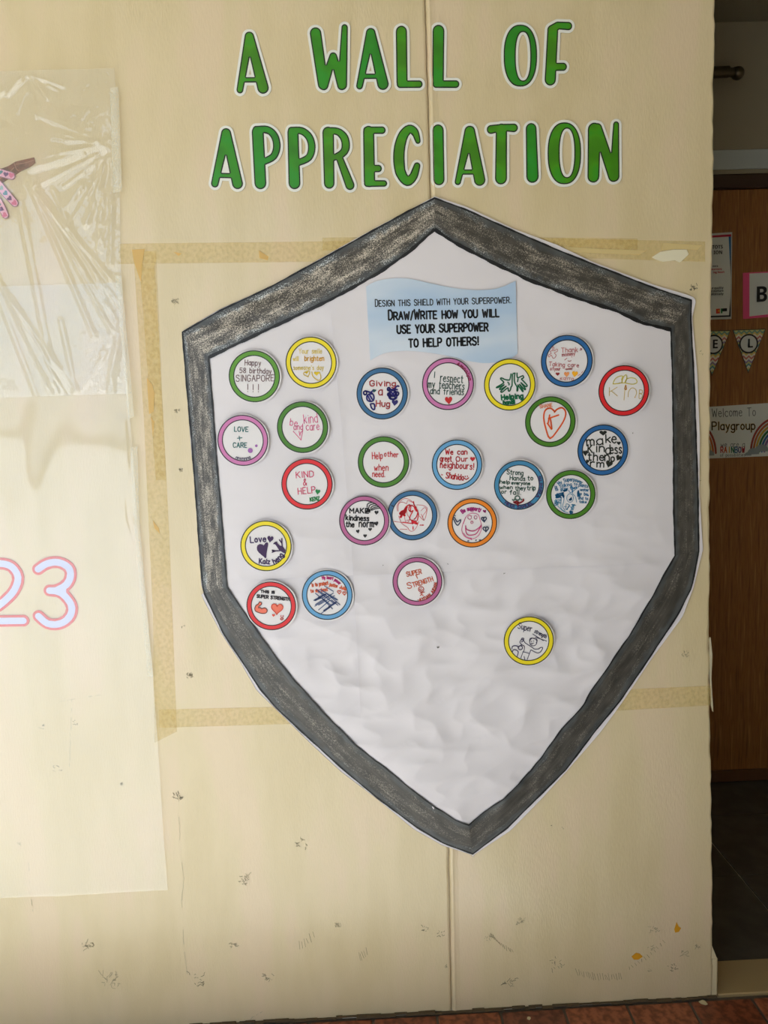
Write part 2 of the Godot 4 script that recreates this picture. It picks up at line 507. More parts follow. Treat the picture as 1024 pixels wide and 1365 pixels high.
	g.box(Vector3(-3.8, 0.0, -WALL_T), Vector3(-3.6, 2.9, 2.6))  # added out of view to stop sky light raking in sideways
	part(g, "plaster", plain, wl)
	var gd := structure("ground", "pale concrete yard with an unseen apron added under the veranda to bounce light", "ground")
	g = Shape.new()
	g.box(Vector3(-30, -0.3, 0.7), Vector3(30, -0.01, 40))
	g.box(Vector3(-3.6, -0.3, 0.32), Vector3(0.8, -0.01, 0.7))  # unseen pale apron, added to throw light up onto the wall foot
	g.box(Vector3(-30, -0.3, -12), Vector3(-3.6, -0.01, 0.7))
	part(g, "concrete", paint(rgb(198, 203, 204), 0.9), gd)

# stains, tape residue, scuffs and chips that sit on the paint
func wall_marks(wall: Node3D) -> void:
	var res := StandardMaterial3D.new()
	res.transparency = BaseMaterial3D.TRANSPARENCY_ALPHA
	res.albedo_texture = noise_tex(noise(FastNoiseLite.TYPE_SIMPLEX, 0.05, 4, 31), [[0.2, Color(0.91, 0.80, 0.46, 0.20)], [0.55, Color(0.91, 0.79, 0.43, 0.26)], [0.85, Color(0.90, 0.76, 0.38, 0.32)]], 512, 256)
	res.uv1_scale = Vector3(3, 5, 1)
	res.roughness = 0.5
	var amber := paint(rgb(212, 172, 100), 0.5)
	var strips := [
		[158, 325, 420, 322, 700, 317, 940, 322, 940, 349, 700, 342, 420, 349, 158, 352],
		[430, 317, 560, 315, 850, 318, 850, 334, 560, 331, 430, 334],
		[178, 336, 208, 334, 216, 520, 226, 720, 236, 975, 206, 990, 204, 820, 192, 560],
		[212, 946, 420, 941, 420, 964, 212, 970],
		[770, 922, 948, 914, 948, 940, 770, 950],
		[186, 352, 206, 352, 222, 640, 208, 640]]
	for s in strips:
		var g := Shape.new()
		g.slab(pts(s), 0.0, 0.0004 + 0.0001 * strips.find(s))
		part(g, "tape_residue", res, wall, "yellowed strip left by old adhesive tape")
	for s in [[176, 333, 193, 332, 190, 350, 188, 376, 179, 350], [196, 504, 203, 512, 206, 524, 205, 548, 199, 552], [201, 556, 206, 562, 204, 582, 202, 560], [204, 694, 212, 704, 213, 711, 206, 704], [345, 334, 358, 342, 357, 347, 346, 344], [232, 336, 242, 338, 238, 341]]:
		var g := Shape.new()
		g.slab(pts(s), 0.0, 0.0012)
		part(g, "glue_flake", amber, wall)
	for s in [[884, 324, 936, 327, 930, 333, 900, 332, 882, 334], [752, 329, 800, 332, 862, 334, 852, 340, 800, 338, 758, 336]]:
		var g := Shape.new()
		g.slab(pts(s), 0.0, 0.0011)
		part(g, "tape_fragment", paint(rgb(214, 190, 132), 0.6), wall)
	var pale := paint(rgb(232, 222, 192), 0.6)
	for s in [[869, 343, 880, 336, 898, 333, 915, 333, 918, 339, 912, 345, 906, 350, 900, 347, 884, 349, 874, 346]]:
		var g := Shape.new()
		g.slab(pts(s), 0.0, 0.0016)
		part(g, "peeled_patch", pale, wall, "pale patch where paint peeled off")
	var ochre := paint(rgb(214, 150, 22), 0.6)
	for s in [[842, 1275, 848, 1270, 853, 1271, 857, 1275, 851, 1279, 845, 1279], [899, 1239, 902, 1229, 905, 1235, 908, 1237, 905, 1242, 900, 1243]]:
		var g := Shape.new()
		g.slab(pts(s), 0.0, 0.0008)
		part(g, "paint_chip", ochre, wall, "ochre chip of older paint")
	# torn tape hanging over the corner of the wall
	var g := Shape.new()
	g.slab(pts([946.4, 852, 947.6, 850, 949.6, 872, 948.4, 905, 951, 949, 948.8, 940, 947, 900]), -0.006, 0.0005)
	part(g, "torn_tape", paint(rgb(196, 184, 154), 0.6), wall, "torn pale tape curling off the wall corner")
	# scuffs: [pixel, size, number of strokes]
	var grey := paint(rgb(170, 157, 128), 0.8)
	var dark := paint(rgb(134, 124, 102), 0.8)
	for s in [[234, 401, 5, 5], [236, 548, 3, 4], [241, 627, 3, 4], [252, 900, 5, 6], [925, 384, 5, 5], [914, 872, 5, 5], [244, 835, 3, 2], [117, 1260, 9, 6], [147, 1305, 14, 7], [262, 1305, 12, 5], [312, 1260, 6, 4], [357, 1302, 7, 4], [450, 1233, 5, 5], [403, 1124, 9, 4], [567, 1238, 5, 3], [588, 1245, 5, 3], [594, 1288, 3, 4], [651, 1250, 6, 3], [653, 1248, 4, 2], [693, 1228, 7, 5], [740, 1284, 11, 4], [867, 1264, 7, 3], [897, 1290, 7, 4], [912, 1270, 7, 4], [930, 1263, 5, 4], [866, 1293, 3, 3], [872, 1238, 8, 4], [330, 1170, 8, 3], [325, 1175, 5, 3], [163, 1045, 3, 3], [56, 970, 4, 2], [100, 963, 4, 2], [25, 1125, 4, 2], [78, 1024, 6, 2], [735, 1100, 2, 1], [750, 1103, 2, 1], [236, 1062, 7, 5], [680, 1310, 10, 5], [930, 640, 4, 3], [935, 470, 4, 2]]:
		g = Shape.new()
		var c := W(s[0], s[1])
		var r: float = s[2] * 0.0015
		for k in s[3] * 3:
			var l := PackedVector2Array()
			var p := c + Vector2(rng.randf_range(-r, r), rng.randf_range(-r, r) * 0.8)
			var d := Vector2.from_angle(rng.randf() * TAU) * r * rng.randf_range(0.06, 0.28)
			for q in 4:
				l.append(p)
				p += d
				d = d.rotated(rng.randf_range(-0.8, 0.8))
			g.line(l, rng.randf_range(0.0007, 0.0016), 0.0007)
		part(g, "scuff_mark", dark if rng.randf() < 0.4 else grey, wall)
	# rows of short rubbed marks low on the right panel
	for row in [[654, 1246, 686, 1268, 11, 7], [768, 1296, 830, 1300, 20, 11], [838, 1290, 888, 1250, 12, 5], [398, 1260, 420, 1240, 6, 12], [478, 1275, 490, 1262, 5, 12]]:
		g = Shape.new()
		for k in row[4]:
			var t: float = float(k) / row[4]
			var p := Vector2(lerpf(row[0], row[2], t), lerpf(row[1], row[3], t) + sin(t * PI) * 4.0)
			var a := W(p.x + rng.randf_range(-1, 1), p.y - row[5] * 0.5 * rng.randf_range(0.5, 1.0))
			var b := W(p.x + rng.randf_range(-1, 1) + 2, p.y + row[5] * 0.5 * rng.randf_range(0.5, 1.0))
			g.line(PackedVector2Array([a, b]), rng.randf_range(0.0007, 0.0013), 0.0007)
		part(g, "rub_mark", paint(rgb(150, 136, 108), 0.8), wall)
	# crack lines in the paint, at the edge of an older coat
	for l in [[237, 1058, 239, 1090, 241, 1130, 244, 1170, 243, 1200, 244, 1235, 246, 1265, 249, 1298], [95, 932, 94, 980, 93, 1030], [80, 935, 135, 926], [38, 1150, 40, 1190, 44, 1215], [330, 1364, 336, 1356, 350, 1348]]:
		g = Shape.new()
		var q := pts(l)
		for k in q.size():
			q[k] += Vector2(rng.randf_range(-0.002, 0.002), 0)
		var run := resample(q, 24)
		for k in run.size() - 1:
			if rng.randf() < 0.55:
				g.line(PackedVector2Array([run[k] + Vector2(rng.randf_range(-0.002, 0.002), 0), run[k + 1]]), rng.randf_range(0.0006, 0.0014), 0.0006)
		part(g, "paint_crack", paint(rgb(184, 172, 142), 0.8), wall)

# ---------------------------------------------------------------- the room beyond the wall
func build_interior() -> void:
	var z := DOOR_Z
	var P := func(px: float, py: float, dz := 0.0) -> Vector3: return at_z(px, py, z + dz)
	var wb := structure("wall_inner", "dim grey-brown wall above the wooden door of the room", "wall")
	var g := Shape.new()
	g.box(Vector3(0.0, 0.0, z - 0.25), Vector3(2.3, CEIL, z - 0.06))
	g.box(Vector3(0.0, 2.225, z - 0.06), Vector3(2.3, CEIL, z))
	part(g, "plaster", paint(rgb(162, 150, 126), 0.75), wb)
	g = Shape.new()
	g.box(Vector3(0.0, 2.245, z), Vector3(2.3, 2.31, z + 0.008), 0.002)
	part(g, "pale_strip", paint(rgb(188, 192, 188), 0.6), wb)
	var ce := structure("ceiling_inner", "low ceiling of the dim room", "ceiling")
	g = Shape.new()
	g.box(Vector3(0.0, CEIL, z - 0.25), Vector3(2.5, CEIL + 0.17, -WALL_T))
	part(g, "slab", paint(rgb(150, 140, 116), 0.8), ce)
	var ws := structure("wall_side", "side walls of the dim room", "wall")
	g = Shape.new()
	g.box(Vector3(2.3, 0.0, z - 0.25), Vector3(2.5, CEIL, -WALL_T))
	g.box(Vector3(-0.2, 0.0, z - 0.25), Vector3(0.0, CEIL, -WALL_T))
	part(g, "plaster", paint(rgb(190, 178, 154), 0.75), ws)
	# dark tiles
	var fl := structure("floor_inner", "dark grey floor tiles with thin pale joints", "floor")
	g = Shape.new()
	g.box(Vector3(0.0, -0.1, z - 0.06), Vector3(2.3, -0.003, -0.119))
	part(g, "joint_bed", paint(rgb(206, 200, 186), 0.9), fl)
	var tm := StandardMaterial3D.new()
	tm.albedo_texture = noise_tex(noise(FastNoiseLite.TYPE_SIMPLEX, 0.04, 4, 5), [[0.2, rgb(72, 68, 60)], [0.8, rgb(86, 81, 72)]], 256, 256)
	tm.uv1_triplanar = true
	tm.uv1_world_triplanar = true
	tm.roughness = 0.45
	var zs := [-0.119, -0.493, -0.854, -1.153]
	for r in 3:
		for k in 4:
			var x0 := -0.095 + 0.6 * k
			g = Shape.new()
			g.box(Vector3(maxf(0.0, x0 + 0.0018), -0.02, zs[r + 1] + 0.0018), Vector3(minf(2.3, x0 + 0.5982), 0.0, zs[r] - 0.0018), 0.0006)
			part(g, "floor_tile", tm, fl)
	# wooden door with frame
	var door := structure("door_1", "brown wood-grain door with dark head frame covered in nursery signs", "door", Vector3(1.2, 0, z))
	var wood := StandardMaterial3D.new()
	wood.albedo_texture = noise_tex(noise(FastNoiseLite.TYPE_SIMPLEX_SMOOTH, 0.02, 5, 8), [[0.15, rgb(118, 70, 28)], [0.45, rgb(158, 102, 46)], [0.6, rgb(140, 86, 38)], [0.85, rgb(176, 120, 62)]], 512, 512)
	wood.uv1_triplanar = true
	wood.uv1_scale = Vector3(9, 0.35, 9)
	wood.roughness = 0.5
	var seam := 0.62
	g = Shape.new()
	g.box(Vector3(-0.75, 0.012, -0.045), Vector3(seam - 0.002, 2.18, -0.006), 0.002)
	part(g, "door_leaf", wood, door)
	g = Shape.new()
	g.box(Vector3(seam + 0.002, 0.012, -0.045), Vector3(1.05, 2.18, -0.006), 0.002)
	part(g, "door_leaf", wood, door)
	g = Shape.new()
	g.box(Vector3(-0.8, 2.18, -0.05), Vector3(1.1, 2.228, 0.012), 0.003)
	part(g, "head_frame", paint(rgb(62, 36, 24), 0.5), door)
	g = Shape.new()
	g.box(Vector3(-0.75, 0.006, -0.008), Vector3(1.05, 0.05, 0.004), 0.002)
	part(g, "bottom_rail", paint(rgb(96, 58, 30), 0.5), door)
	# curtain rod above the door
	var rod_z := 0.09
	var c: Vector3 = P.call(983.5, 97.5, rod_z)
	var rod := thing("curtain_rod", "dark metal curtain rod with ball end above the wooden door", "curtain rod", c)
	var metal := paint(rgb(96, 84, 66), 0.35, 0.8)
	var a: Vector3 = P.call(980, 97, rod_z) - c
	var b: Vector3 = P.call(967, 96, rod_z) - c
	g = Shape.new()
	g.tube(b + Vector3(0.01, 0, 0), Vector3(-0.95, 0.0, 0), 0.0185, 0.0185, 24)
	part(g, "pole", metal, rod)
	g = Shape.new()
	g.tube(a, b, 0.0145, 0.0150, 24)
	g.tube(a + Vector3(-0.004, 0, 0), a + Vector3(0.002, 0, 0), 0.018, 0.018, 24)
	var neck := part(g, "neck", metal, rod)
	var ball := MeshInstance3D.new()
	ball.name = "finial"
	var sp := SphereMesh.new()
	sp.radius = 0.0215
	sp.height = 0.043
	ball.mesh = sp
	ball.material_override = metal
	neck.add_child(ball)
	g = Shape.new()
	g.box(Vector3(-0.2, -0.03, -rod_z), Vector3(-0.17, 0.03, -rod_z + 0.006), 0.001)
	g.tube(Vector3(-0.185, -0.01, -rod_z), Vector3(-0.185, -0.01, 0), 0.007, 0.007, 12)
	part(g, "bracket", metal, rod)
	build_signs(P)

func card(o: Node3D, px: Array, z0: float, z1: float, called: String, m: Material, P: Callable, label := "") -> void:
	var poly := PackedVector2Array()
	for i in range(0, px.size(), 2):
		var p: Vector3 = P.call(px[i], px[i + 1]) - o.position
		poly.append(Vector2(p.x, p.y))
	var g := Shape.new()
	g.slab(poly, z0, z1)
	part(g, called, m, o, label)
func lettering(o: Node3D, text: String, px: float, py: float, cap_px: float, z: float, m: Material, P: Callable, align := HORIZONTAL_ALIGNMENT_LEFT, bold := true) -> void:
	var t := TextMesh.new()
	var f := SystemFont.new()
	f.font_names = PackedStringArray(["Droid Sans"])
	f.font_weight = 700 if bold else 400
	t.font = f
	t.text = text
	t.font_size = 64
	t.depth = 0.0006
	t.horizontal_alignment = align
	t.vertical_alignment = VERTICAL_ALIGNMENT_BOTTOM
	var mm := (P.call(px, py) as Vector3).distance_to(P.call(px, py + 10)) / 10.0
	t.pixel_size = cap_px * mm / (64.0 * 0.714)
	var n := MeshInstance3D.new()
	n.name = "lettering"
	n.mesh = t
	n.material_override = m
	o.add_child(n, true)
	n.position = (P.call(px, py) as Vector3) - o.position + Vector3(0, -t.pixel_size * 64.0 * 0.236, z)
	n.rotation.z = deg_to_rad(0.4)

func build_signs(P: Callable) -> void:
	var white := paint(rgb(226, 226, 218), 0.5)
	var black := paint(rgb(22, 20, 22), 0.6)
	var base := 0.0
	# notice with coloured edge, half hidden by the wall
	var o := thing("notice_poster", "white laminated notice with dark lettering and red and blue edge on the door", "poster", P.call(955, 370))
	o.position.z -= 0.0055
	card(o, [915, 313, 977, 309, 976, 425, 915, 427], base, 0.0012, "laminate_sheet", paint(rgb(205, 203, 196), 0.3), P)
	card(o, [917, 316, 975.5, 312.5, 975, 422, 917, 424], 0.0012, 0.0016, "edge_print", paint(rgb(20, 20, 28), 0.4), P, "black printed edge")
	card(o, [917, 316, 975.5, 312.5, 975, 332, 974, 356, 917, 356], 0.0016, 0.0019, "edge_print", paint(rgb(20, 110, 170), 0.4), P, "blue printed edge")
	card(o, [917, 315.6, 975.5, 312, 975.5, 315, 917, 318.4], 0.0019, 0.0022, "edge_print", paint(rgb(190, 24, 60), 0.4), P, "red printed edge")
	card(o, [917, 318.6, 972, 315.2, 973.5, 345, 975, 370, 974.6, 395, 972.5, 420, 917, 422], 0.0022, 0.0026, "white_panel", white, P)
	for t in [["TOTS", 963.5, 331.5, 4.6, black], ["ION", 962.8, 338.8, 4.6, black], ["ners", 957, 356, 2.6, black], ["learners", 962, 360, 2.6, paint(rgb(196, 40, 50))], ["ing heart", 965.5, 364, 2.6, paint(rgb(196, 40, 50))], ["our quality", 964.2, 385, 2.7, black], ["and nurture", 964.2, 389, 2.7, black], ["holistically", 964.2, 393.2, 2.7, black]]:
		lettering(o, t[0], t[1], t[2], t[3], 0.003, t[4], P, HORIZONTAL_ALIGNMENT_RIGHT)
	card(o, [955.3, 411.5, 960.3, 411.2, 960.3, 417.6, 955.3, 418], 0.0026, 0.003, "emblem", paint(rgb(226, 70, 40)), P, "small orange emblem")
	card(o, [957.6, 413, 960, 413, 960, 415.4, 957.6, 415.4], 0.003, 0.0033, "emblem", paint(rgb(236, 160, 30)), P)
	card(o, [961.6, 411.2, 969.8, 410.6, 969.8, 414.6, 961.6, 415.2], 0.0026, 0.003, "emblem", black, P, "small black emblem")
	card(o, [961.6, 411.2, 963.6, 411, 963.6, 417.4, 961.6, 417.6], 0.003, 0.0033, "emblem", paint(rgb(40, 120, 60)), P)
	# pink card with the letter B
	o = thing("letter_card", "white card with black letter B on pink backing on the door", "card", P.call(1020, 394))
	o.position.z -= 0.0055
	card(o, [991.5, 363.5, 1056, 360, 1056, 420, 991.5, 425], base, 0.0012, "pink_backing", paint(rgb(232, 84, 130), 0.7), P)
	card(o, [1000, 364.5, 1050, 362, 1050, 416, 1000, 421.5], 0.0012, 0.0022, "white_sheet", white, P)
	lettering(o, "B", 1006, 403, 20.2, 0.0022, black, P)
	# bunting flags
	var img := Image.create(96, 128, false, Image.FORMAT_RGB8)
	var tones := [rgb(214, 206, 130), rgb(120, 160, 140), rgb(226, 196, 110), rgb(232, 226, 206), rgb(206, 120, 110), rgb(232, 226, 206), rgb(150, 130, 170), rgb(214, 206, 130), rgb(90, 150, 160), rgb(232, 226, 206)]
	for y in 128:
		for x in 96:
			var k := int(floor((y + absf(fmod(x, 16.0) - 8.0) * 0.9) / 6.0))
			img.set_pixel(x, y, tones[k % tones.size()])
	var chev := StandardMaterial3D.new()
	chev.albedo_texture = ImageTexture.create_from_image(img)
	chev.roughness = 0.6
	for d in [["E", 929, 441, 975, 440, 950, 501, 952.0, 459], ["L", 977.5, 439.5, 1022, 438, 998.5, 497.5, 998.8, 458]]:
		o = thing("bunting_flag", "triangular chevron bunting flag with letter %s hanging on the door" % d[0], "bunting flag", P.call(d[5], 460), "bunting flags on the door")
		o.position.z -= 0.0055
		var A: Vector3 = P.call(d[1], d[2]) - o.position
		var B: Vector3 = P.call(d[3], d[4]) - o.position
		var C: Vector3 = P.call(d[5], d[6]) - o.position
		var g := Shape.new()
		g.slab(PackedVector2Array([Vector2(A.x, A.y), Vector2(B.x, B.y), Vector2(C.x, C.y)]), 0.0, 0.001)
		part(g, "edge", paint(rgb(60, 60, 52)), o)
		g = Shape.new()
		var mid := (A + B + C) / 3.0
		var pa := A.lerp(mid, 0.05); var pb := B.lerp(mid, 0.05); var pc := C.lerp(mid, 0.05)
		pa.z = 0.0014; pb.z = 0.0014; pc.z = 0.0014
		g.tri(pa, pb, pc, Vector2(0, 0), Vector2(1, 0), Vector2(0.5, 1))
		part(g, "chevron_paper", chev, o, "pastel zigzag print")
		var cc: Vector3 = P.call(d[7], d[8]) - o.position
		var r := 0.0345
		g = Shape.new()
		g.disc(Vector2(cc.x, cc.y), r, 0.0020, 40)
		var spot := part(g, "circle", black, o, "black-edged letter circle")
		g = Shape.new()
		g.disc(Vector2(cc.x, cc.y), r * 0.84, 0.0024, 40)
		part(g, "white_middle", white, spot)
		lettering(o, d[0], d[7] - 3.4, d[8] + 5.8, 11.5, 0.0028, black, P)
	# welcome sign with rainbows
	o = thing("welcome_sign", "white welcome sign with rainbows and clouds on the door", "sign", P.call(985, 575))
	o.position.z -= 0.0055
	card(o, [905, 545, 1075, 534, 1075, 606, 905, 613], base, 0.0014, "sign_board", white, P)
	var to := func(x: float, y: float) -> Vector2:
		var p: Vector3 = P.call(x, y) - o.position
		return Vector2(p.x, p.y)
	var g := Shape.new()
	write(g, "Welcome To", 979, 549.5, 58, 11, 0.0022, 0.0018, to, -1.5, 0.1)
	part(g, "lettering", paint(rgb(70, 70, 72)), o)
	g = Shape.new()
	write(g, "Playgroup", 978.5, 567.5, 57, 10.5, 0.0052, 0.0019, to, -0.8, 0.03)
	part(g, "lettering", paint(rgb(216, 170, 60)), o)
	g = Shape.new()
	write(g, "Playgroup", 978.5, 567.5, 57, 10.5, 0.0036, 0.0023, to, -0.8, 0.03)
	part(g, "lettering", black, o)
	g = Shape.new()
	write(g, "we are a", 977.5, 592.5, 32, 6.5, 0.0016, 0.0018, to, -1, 0.1)
	write(g, "of possibilities", 977.5, 606.5, 33, 4, 0.0012, 0.0018, to, -1, 0.1)
	part(g, "lettering", paint(rgb(60, 66, 66)), o)
	var cols := [rgb(196, 50, 50), rgb(214, 96, 60), rgb(206, 160, 60), rgb(40, 110, 80), rgb(40, 90, 140), rgb(70, 60, 120), rgb(180, 50, 60)]
	var word := "RAINBOW"
	for k in 7:
		g = Shape.new()
		write(g, word[k], 963.2 + k * 4.75, 599.6, 3.2 if word[k] != "I" else 0.6, 7.5, 0.0036, 0.0019, to, 0, 0.05)
		part(g, "lettering", paint(cols[k]), o)
	for bow in [[1040.0, 602.0, 38.0], [917.0, 604.0, 38.0]]:
		var n := 0
		for c in [rgb(186, 84, 70), rgb(214, 120, 70), rgb(222, 180, 80), rgb(70, 140, 80), rgb(80, 130, 180), rgb(150, 120, 170)]:
			var arc := PackedVector2Array()
			for k in 25:
				var an := PI + PI * k / 24.0
				arc.append(to.call(bow[0] + cos(an) * (bow[2] - n * 3.6), bow[1] + sin(an) * (bow[2] - n * 3.6) * 1.2))
			g = Shape.new()
			g.line(arc, 0.0076, 0.0017 + n * 0.00005)
			part(g, "rainbow_band", paint(c), o)
			n += 1
	var grey := paint(rgb(150, 156, 154))
	for cl in [[1005, 604, 8], [1016, 600, 9], [998, 606.5, 4.5], [946, 606, 7], [938, 603, 8]]:
		g = Shape.new()
		var cc: Vector2 = to.call(cl[0], cl[1])
		var rr: float = cl[2] * 0.0027
		var puff := PackedVector2Array()
		for k in 24:
			var an := -TAU * k / 24.0
			puff.append(cc + Vector2(cos(an) * rr, maxf(sin(an), -0.25) * rr * 0.85))
		g.slab(puff, 0.0014, 0.0026 + 0.0001 * (int(cl[0]) % 5))
		part(g, "cloud", grey, o)

# ---------------------------------------------------------------- title letters
func capsule_chain(c: Array) -> Array:
	# c: list of [x, y, r] in the zoom frame -> merged polygons in wall coordinates
	var polys := []
	var unit := zw(1, 0).distance_to(zw(0, 0))
	if c.size() > 3 and c.size() < 15:
		var xy := PackedVector2Array()
		for e in c:
			xy.append(Vector2(e[0], e[1]))
		xy = smooth_line(xy, 4)
		var fine := []
		for i in xy.size():
			var t := i / 4.0
			var k := mini(int(t), c.size() - 2)
			fine.append([xy[i].x, xy[i].y, lerpf(c[k][2], c[k + 1][2], t - k)])
		c = fine
	for i in c.size() - 1:
		var cloud := PackedVector2Array()
		for e in [c[i], c[i + 1]]:
			var p := zw(e[0], e[1])
			for k in 18:
				cloud.append(p + Vector2.from_angle(TAU * k / 18.0) * e[2] * unit)
		var hull := Geometry2D.convex_hull(cloud)
		hull.remove_at(hull.size() - 1)
		polys.append(hull)
	return polys
func union(polys: Array) -> Dictionary:
	var outers: Array[PackedVector2Array] = [polys[0]]
	var holes: Array[PackedVector2Array] = []
	for i in range(1, polys.size()):
		var cur: PackedVector2Array = polys[i]
		var rest: Array[PackedVector2Array] = []
		for o in outers:
			var m := Geometry2D.merge_polygons(cur, o)
			var outs := m.filter(func(p): return not Geometry2D.is_polygon_clockwise(p))
			if outs.size() == 1:
				cur = outs[0]
				for p in m:
					if Geometry2D.is_polygon_clockwise(p):
						holes.append(p)
			else:
				rest.append(o)
		rest.append(cur)
		outers = rest
		var kept: Array[PackedVector2Array] = []
		for h in holes:
			for p in Geometry2D.clip_polygons(h, polys[i]):
				kept.append(p)
		holes = kept
	return {"outers": outers, "holes": holes}
func area(p: PackedVector2Array) -> float:
	var s := 0.0
	for i in p.size():
		s += p[i].cross(p[(i + 1) % p.size()])
	return absf(s) * 0.5
func grown(u: Dictionary, by: float) -> Dictionary:
	var outers := []
	var holes := []
	for o in u.outers:
		for p in Geometry2D.offset_polygon(o, by, Geometry2D.JOIN_ROUND):
			outers.append(p)
	for h in u.holes:
		var r: PackedVector2Array = h.duplicate()
		if Geometry2D.is_polygon_clockwise(r):
			r.reverse()
		for p in Geometry2D.offset_polygon(r, -by, Geometry2D.JOIN_ROUND):
			if area(p) > 2e-5:
				holes.append(p)
	return {"outers": outers, "holes": holes}
func moved(u: Dictionary, by: Vector2) -> Dictionary:
	var f := func(p): return Transform2D(0.0, by) * (p as PackedVector2Array)
	return {"outers": u.outers.map(f), "holes": u.holes.map(f)}
func cutout(called: String, label: String, category: String, u: Dictionary, z: float, margin: float, line_w: float, face: Material, edge: Material, rim_m: Material, tilt: float, group: String, parts: Array) -> Node3D:
	var lo := Vector2(1e9, 1e9)
	var hi := -lo
	for o in u.outers:
		for p in o:
			lo = lo.min(p)
			hi = hi.max(p)
	var c := Vector2((lo.x + hi.x) * 0.5, lo.y)
	var t := thing(called, label, category, Vector3(c.x, c.y, z), group)
	var v := moved(u, -c)
	var g := Shape.new()
	var back := grown(v, margin)
	g.holed(back.outers, back.holes, 0.0, 0.0012)
	part(g, parts[0], rim_m, t)
	g = Shape.new()
	g.holed(v.outers, v.holes, 0.0012, 0.0015)
	part(g, parts[1], edge, t)
	g = Shape.new()
	var inner := grown(v, -line_w)
	g.holed(inner.outers, inner.holes, 0.0015, 0.0018)
	part(g, parts[2], face, t)
	t.rotation.y = tilt
	return t
func build_title() -> void:
	var one := [270.0, 20.0, 3.4133]
	var two := [550.0, 20.0, 3.4133]
	var L := [
		["A", one, [[[213, 100, 21], [171, 342, 16]], [[215, 100, 21], [276, 333, 27]], [[190, 297, 12], [250, 297, 12]]], "standing alone before the word WALL"],
		["W", one, [[[515, 86, 27], [549, 317, 25]], [[552, 322, 22], [594, 190, 17]], [[596, 190, 17], [634, 322, 22]], [[636, 320, 23], [647, 60, 15]]], "at the start of the word WALL"],
		["A", one, [[[765, 84, 22], [715, 324, 16]], [[766, 84, 22], [821, 316, 27]], [[735, 281, 12], [795, 281, 12]]], "between W and L in the word WALL"],
		["L", one, [[[905, 78, 26], [908, 308, 26]], [[900, 317, 17], [985, 317, 17]]], "just left of the wall joint"],
		["L", two, [[[118, 75, 27], [116, 303, 26]], [[108, 316, 17], [196, 317, 17]]], "just right of the joint, ending WALL"],
		["O", two, [], "starting the word OF"],
		["F", two, [[[637, 78, 25], [626, 296, 26]], [[634, 70, 22], [660, 50, 17], [708, 53, 18]], [[640, 238, 18], [684, 238, 18]]], "ending the word OF"],
		["A", one, [[[108, 540, 23], [57, 768, 18]], [[109, 540, 23], [160, 768, 26]], [[75, 731, 12], [140, 733, 12]]], "starting the word APPRECIATION"],
		["P", one, [[[252, 534, 28], [264, 766, 28]], [[245, 523, 17], [296, 524, 17], [328, 552, 18], [339, 600, 18], [324, 645, 17], [282, 668, 16]]], "first of the pair, next to the opening A"],
		["P", one, [[[412, 536, 26], [419, 766, 28]], [[405, 527, 17], [452, 529, 17], [486, 558, 18], [498, 605, 18], [484, 650, 17], [440, 672, 16]]], "second of the pair, next to the R"],
		["R", one, [[[572, 537, 27], [577, 767, 25]], [[565, 528, 16], [615, 532, 17], [645, 560, 20], [652, 603, 20], [636, 632, 18], [595, 652, 14]], [[622, 648, 17], [671, 776, 22]]], "in the word APPRECIATION"],
		["E", one, [[[756, 532, 26], [760, 758, 27]], [[748, 526, 17], [817, 526, 17]], [[770, 700, 17], [800, 700, 17]], [[750, 768, 16], [826, 768, 15]]], "in the word APPRECIATION"],
		["C", one, [[[980, 575, 13], [966, 534, 18], [940, 521, 20], [912, 552, 24], [896, 610, 27], [894, 670, 27], [903, 722, 25], [932, 758, 22], [960, 735, 20], [976, 688, 16]]], "in the word APPRECIATION"],
		["I", two, [[[116, 526, 26], [120, 750, 26]]], "between C and A in the word APPRECIATION"],
		["A", two, [[[259, 530, 24], [206, 760, 15]], [[261, 530, 24], [305, 752, 27]], [[225, 716, 12], [285, 716, 12]]], "between I and T in the word APPRECIATION"],
		["T", two, [[[357, 522, 20], [410, 513, 16], [460, 516, 19]], [[404, 522, 26], [402, 744, 28]]], "in the word APPRECIATION"],
		["I", two, [[[539, 519, 25], [545, 736, 29]]], "between T and O in the word APPRECIATION"],
		["O", two, [], "in the word APPRECIATION"],
		["N", two, [[[826, 522, 30], [822, 736, 28]], [[840, 516, 22], [913, 736, 25]], [[925, 500, 14], [917, 736, 24]]], "ending the word APPRECIATION"]]
	var greens := [rgb(52, 140, 20), rgb(40, 140, 30), rgb(70, 146, 14)]
	var mk := []
	for c in greens:
		var m := StandardMaterial3D.new()
		m.albedo_texture = noise_tex(noise(FastNoiseLite.TYPE_SIMPLEX_SMOOTH, 0.008, 3, 40 + mk.size()), [[0.2, c.darkened(0.12)], [0.6, c], [0.9, c.lerp(rgb(30, 150, 60), 0.4)]], 256, 256)
		m.uv1_scale = Vector3(5, 5, 1)
		m.roughness = 0.38
		mk.append(m)
	var white := paint(rgb(232, 230, 220), 0.6)
	var black := paint(rgb(22, 34, 16), 0.5)
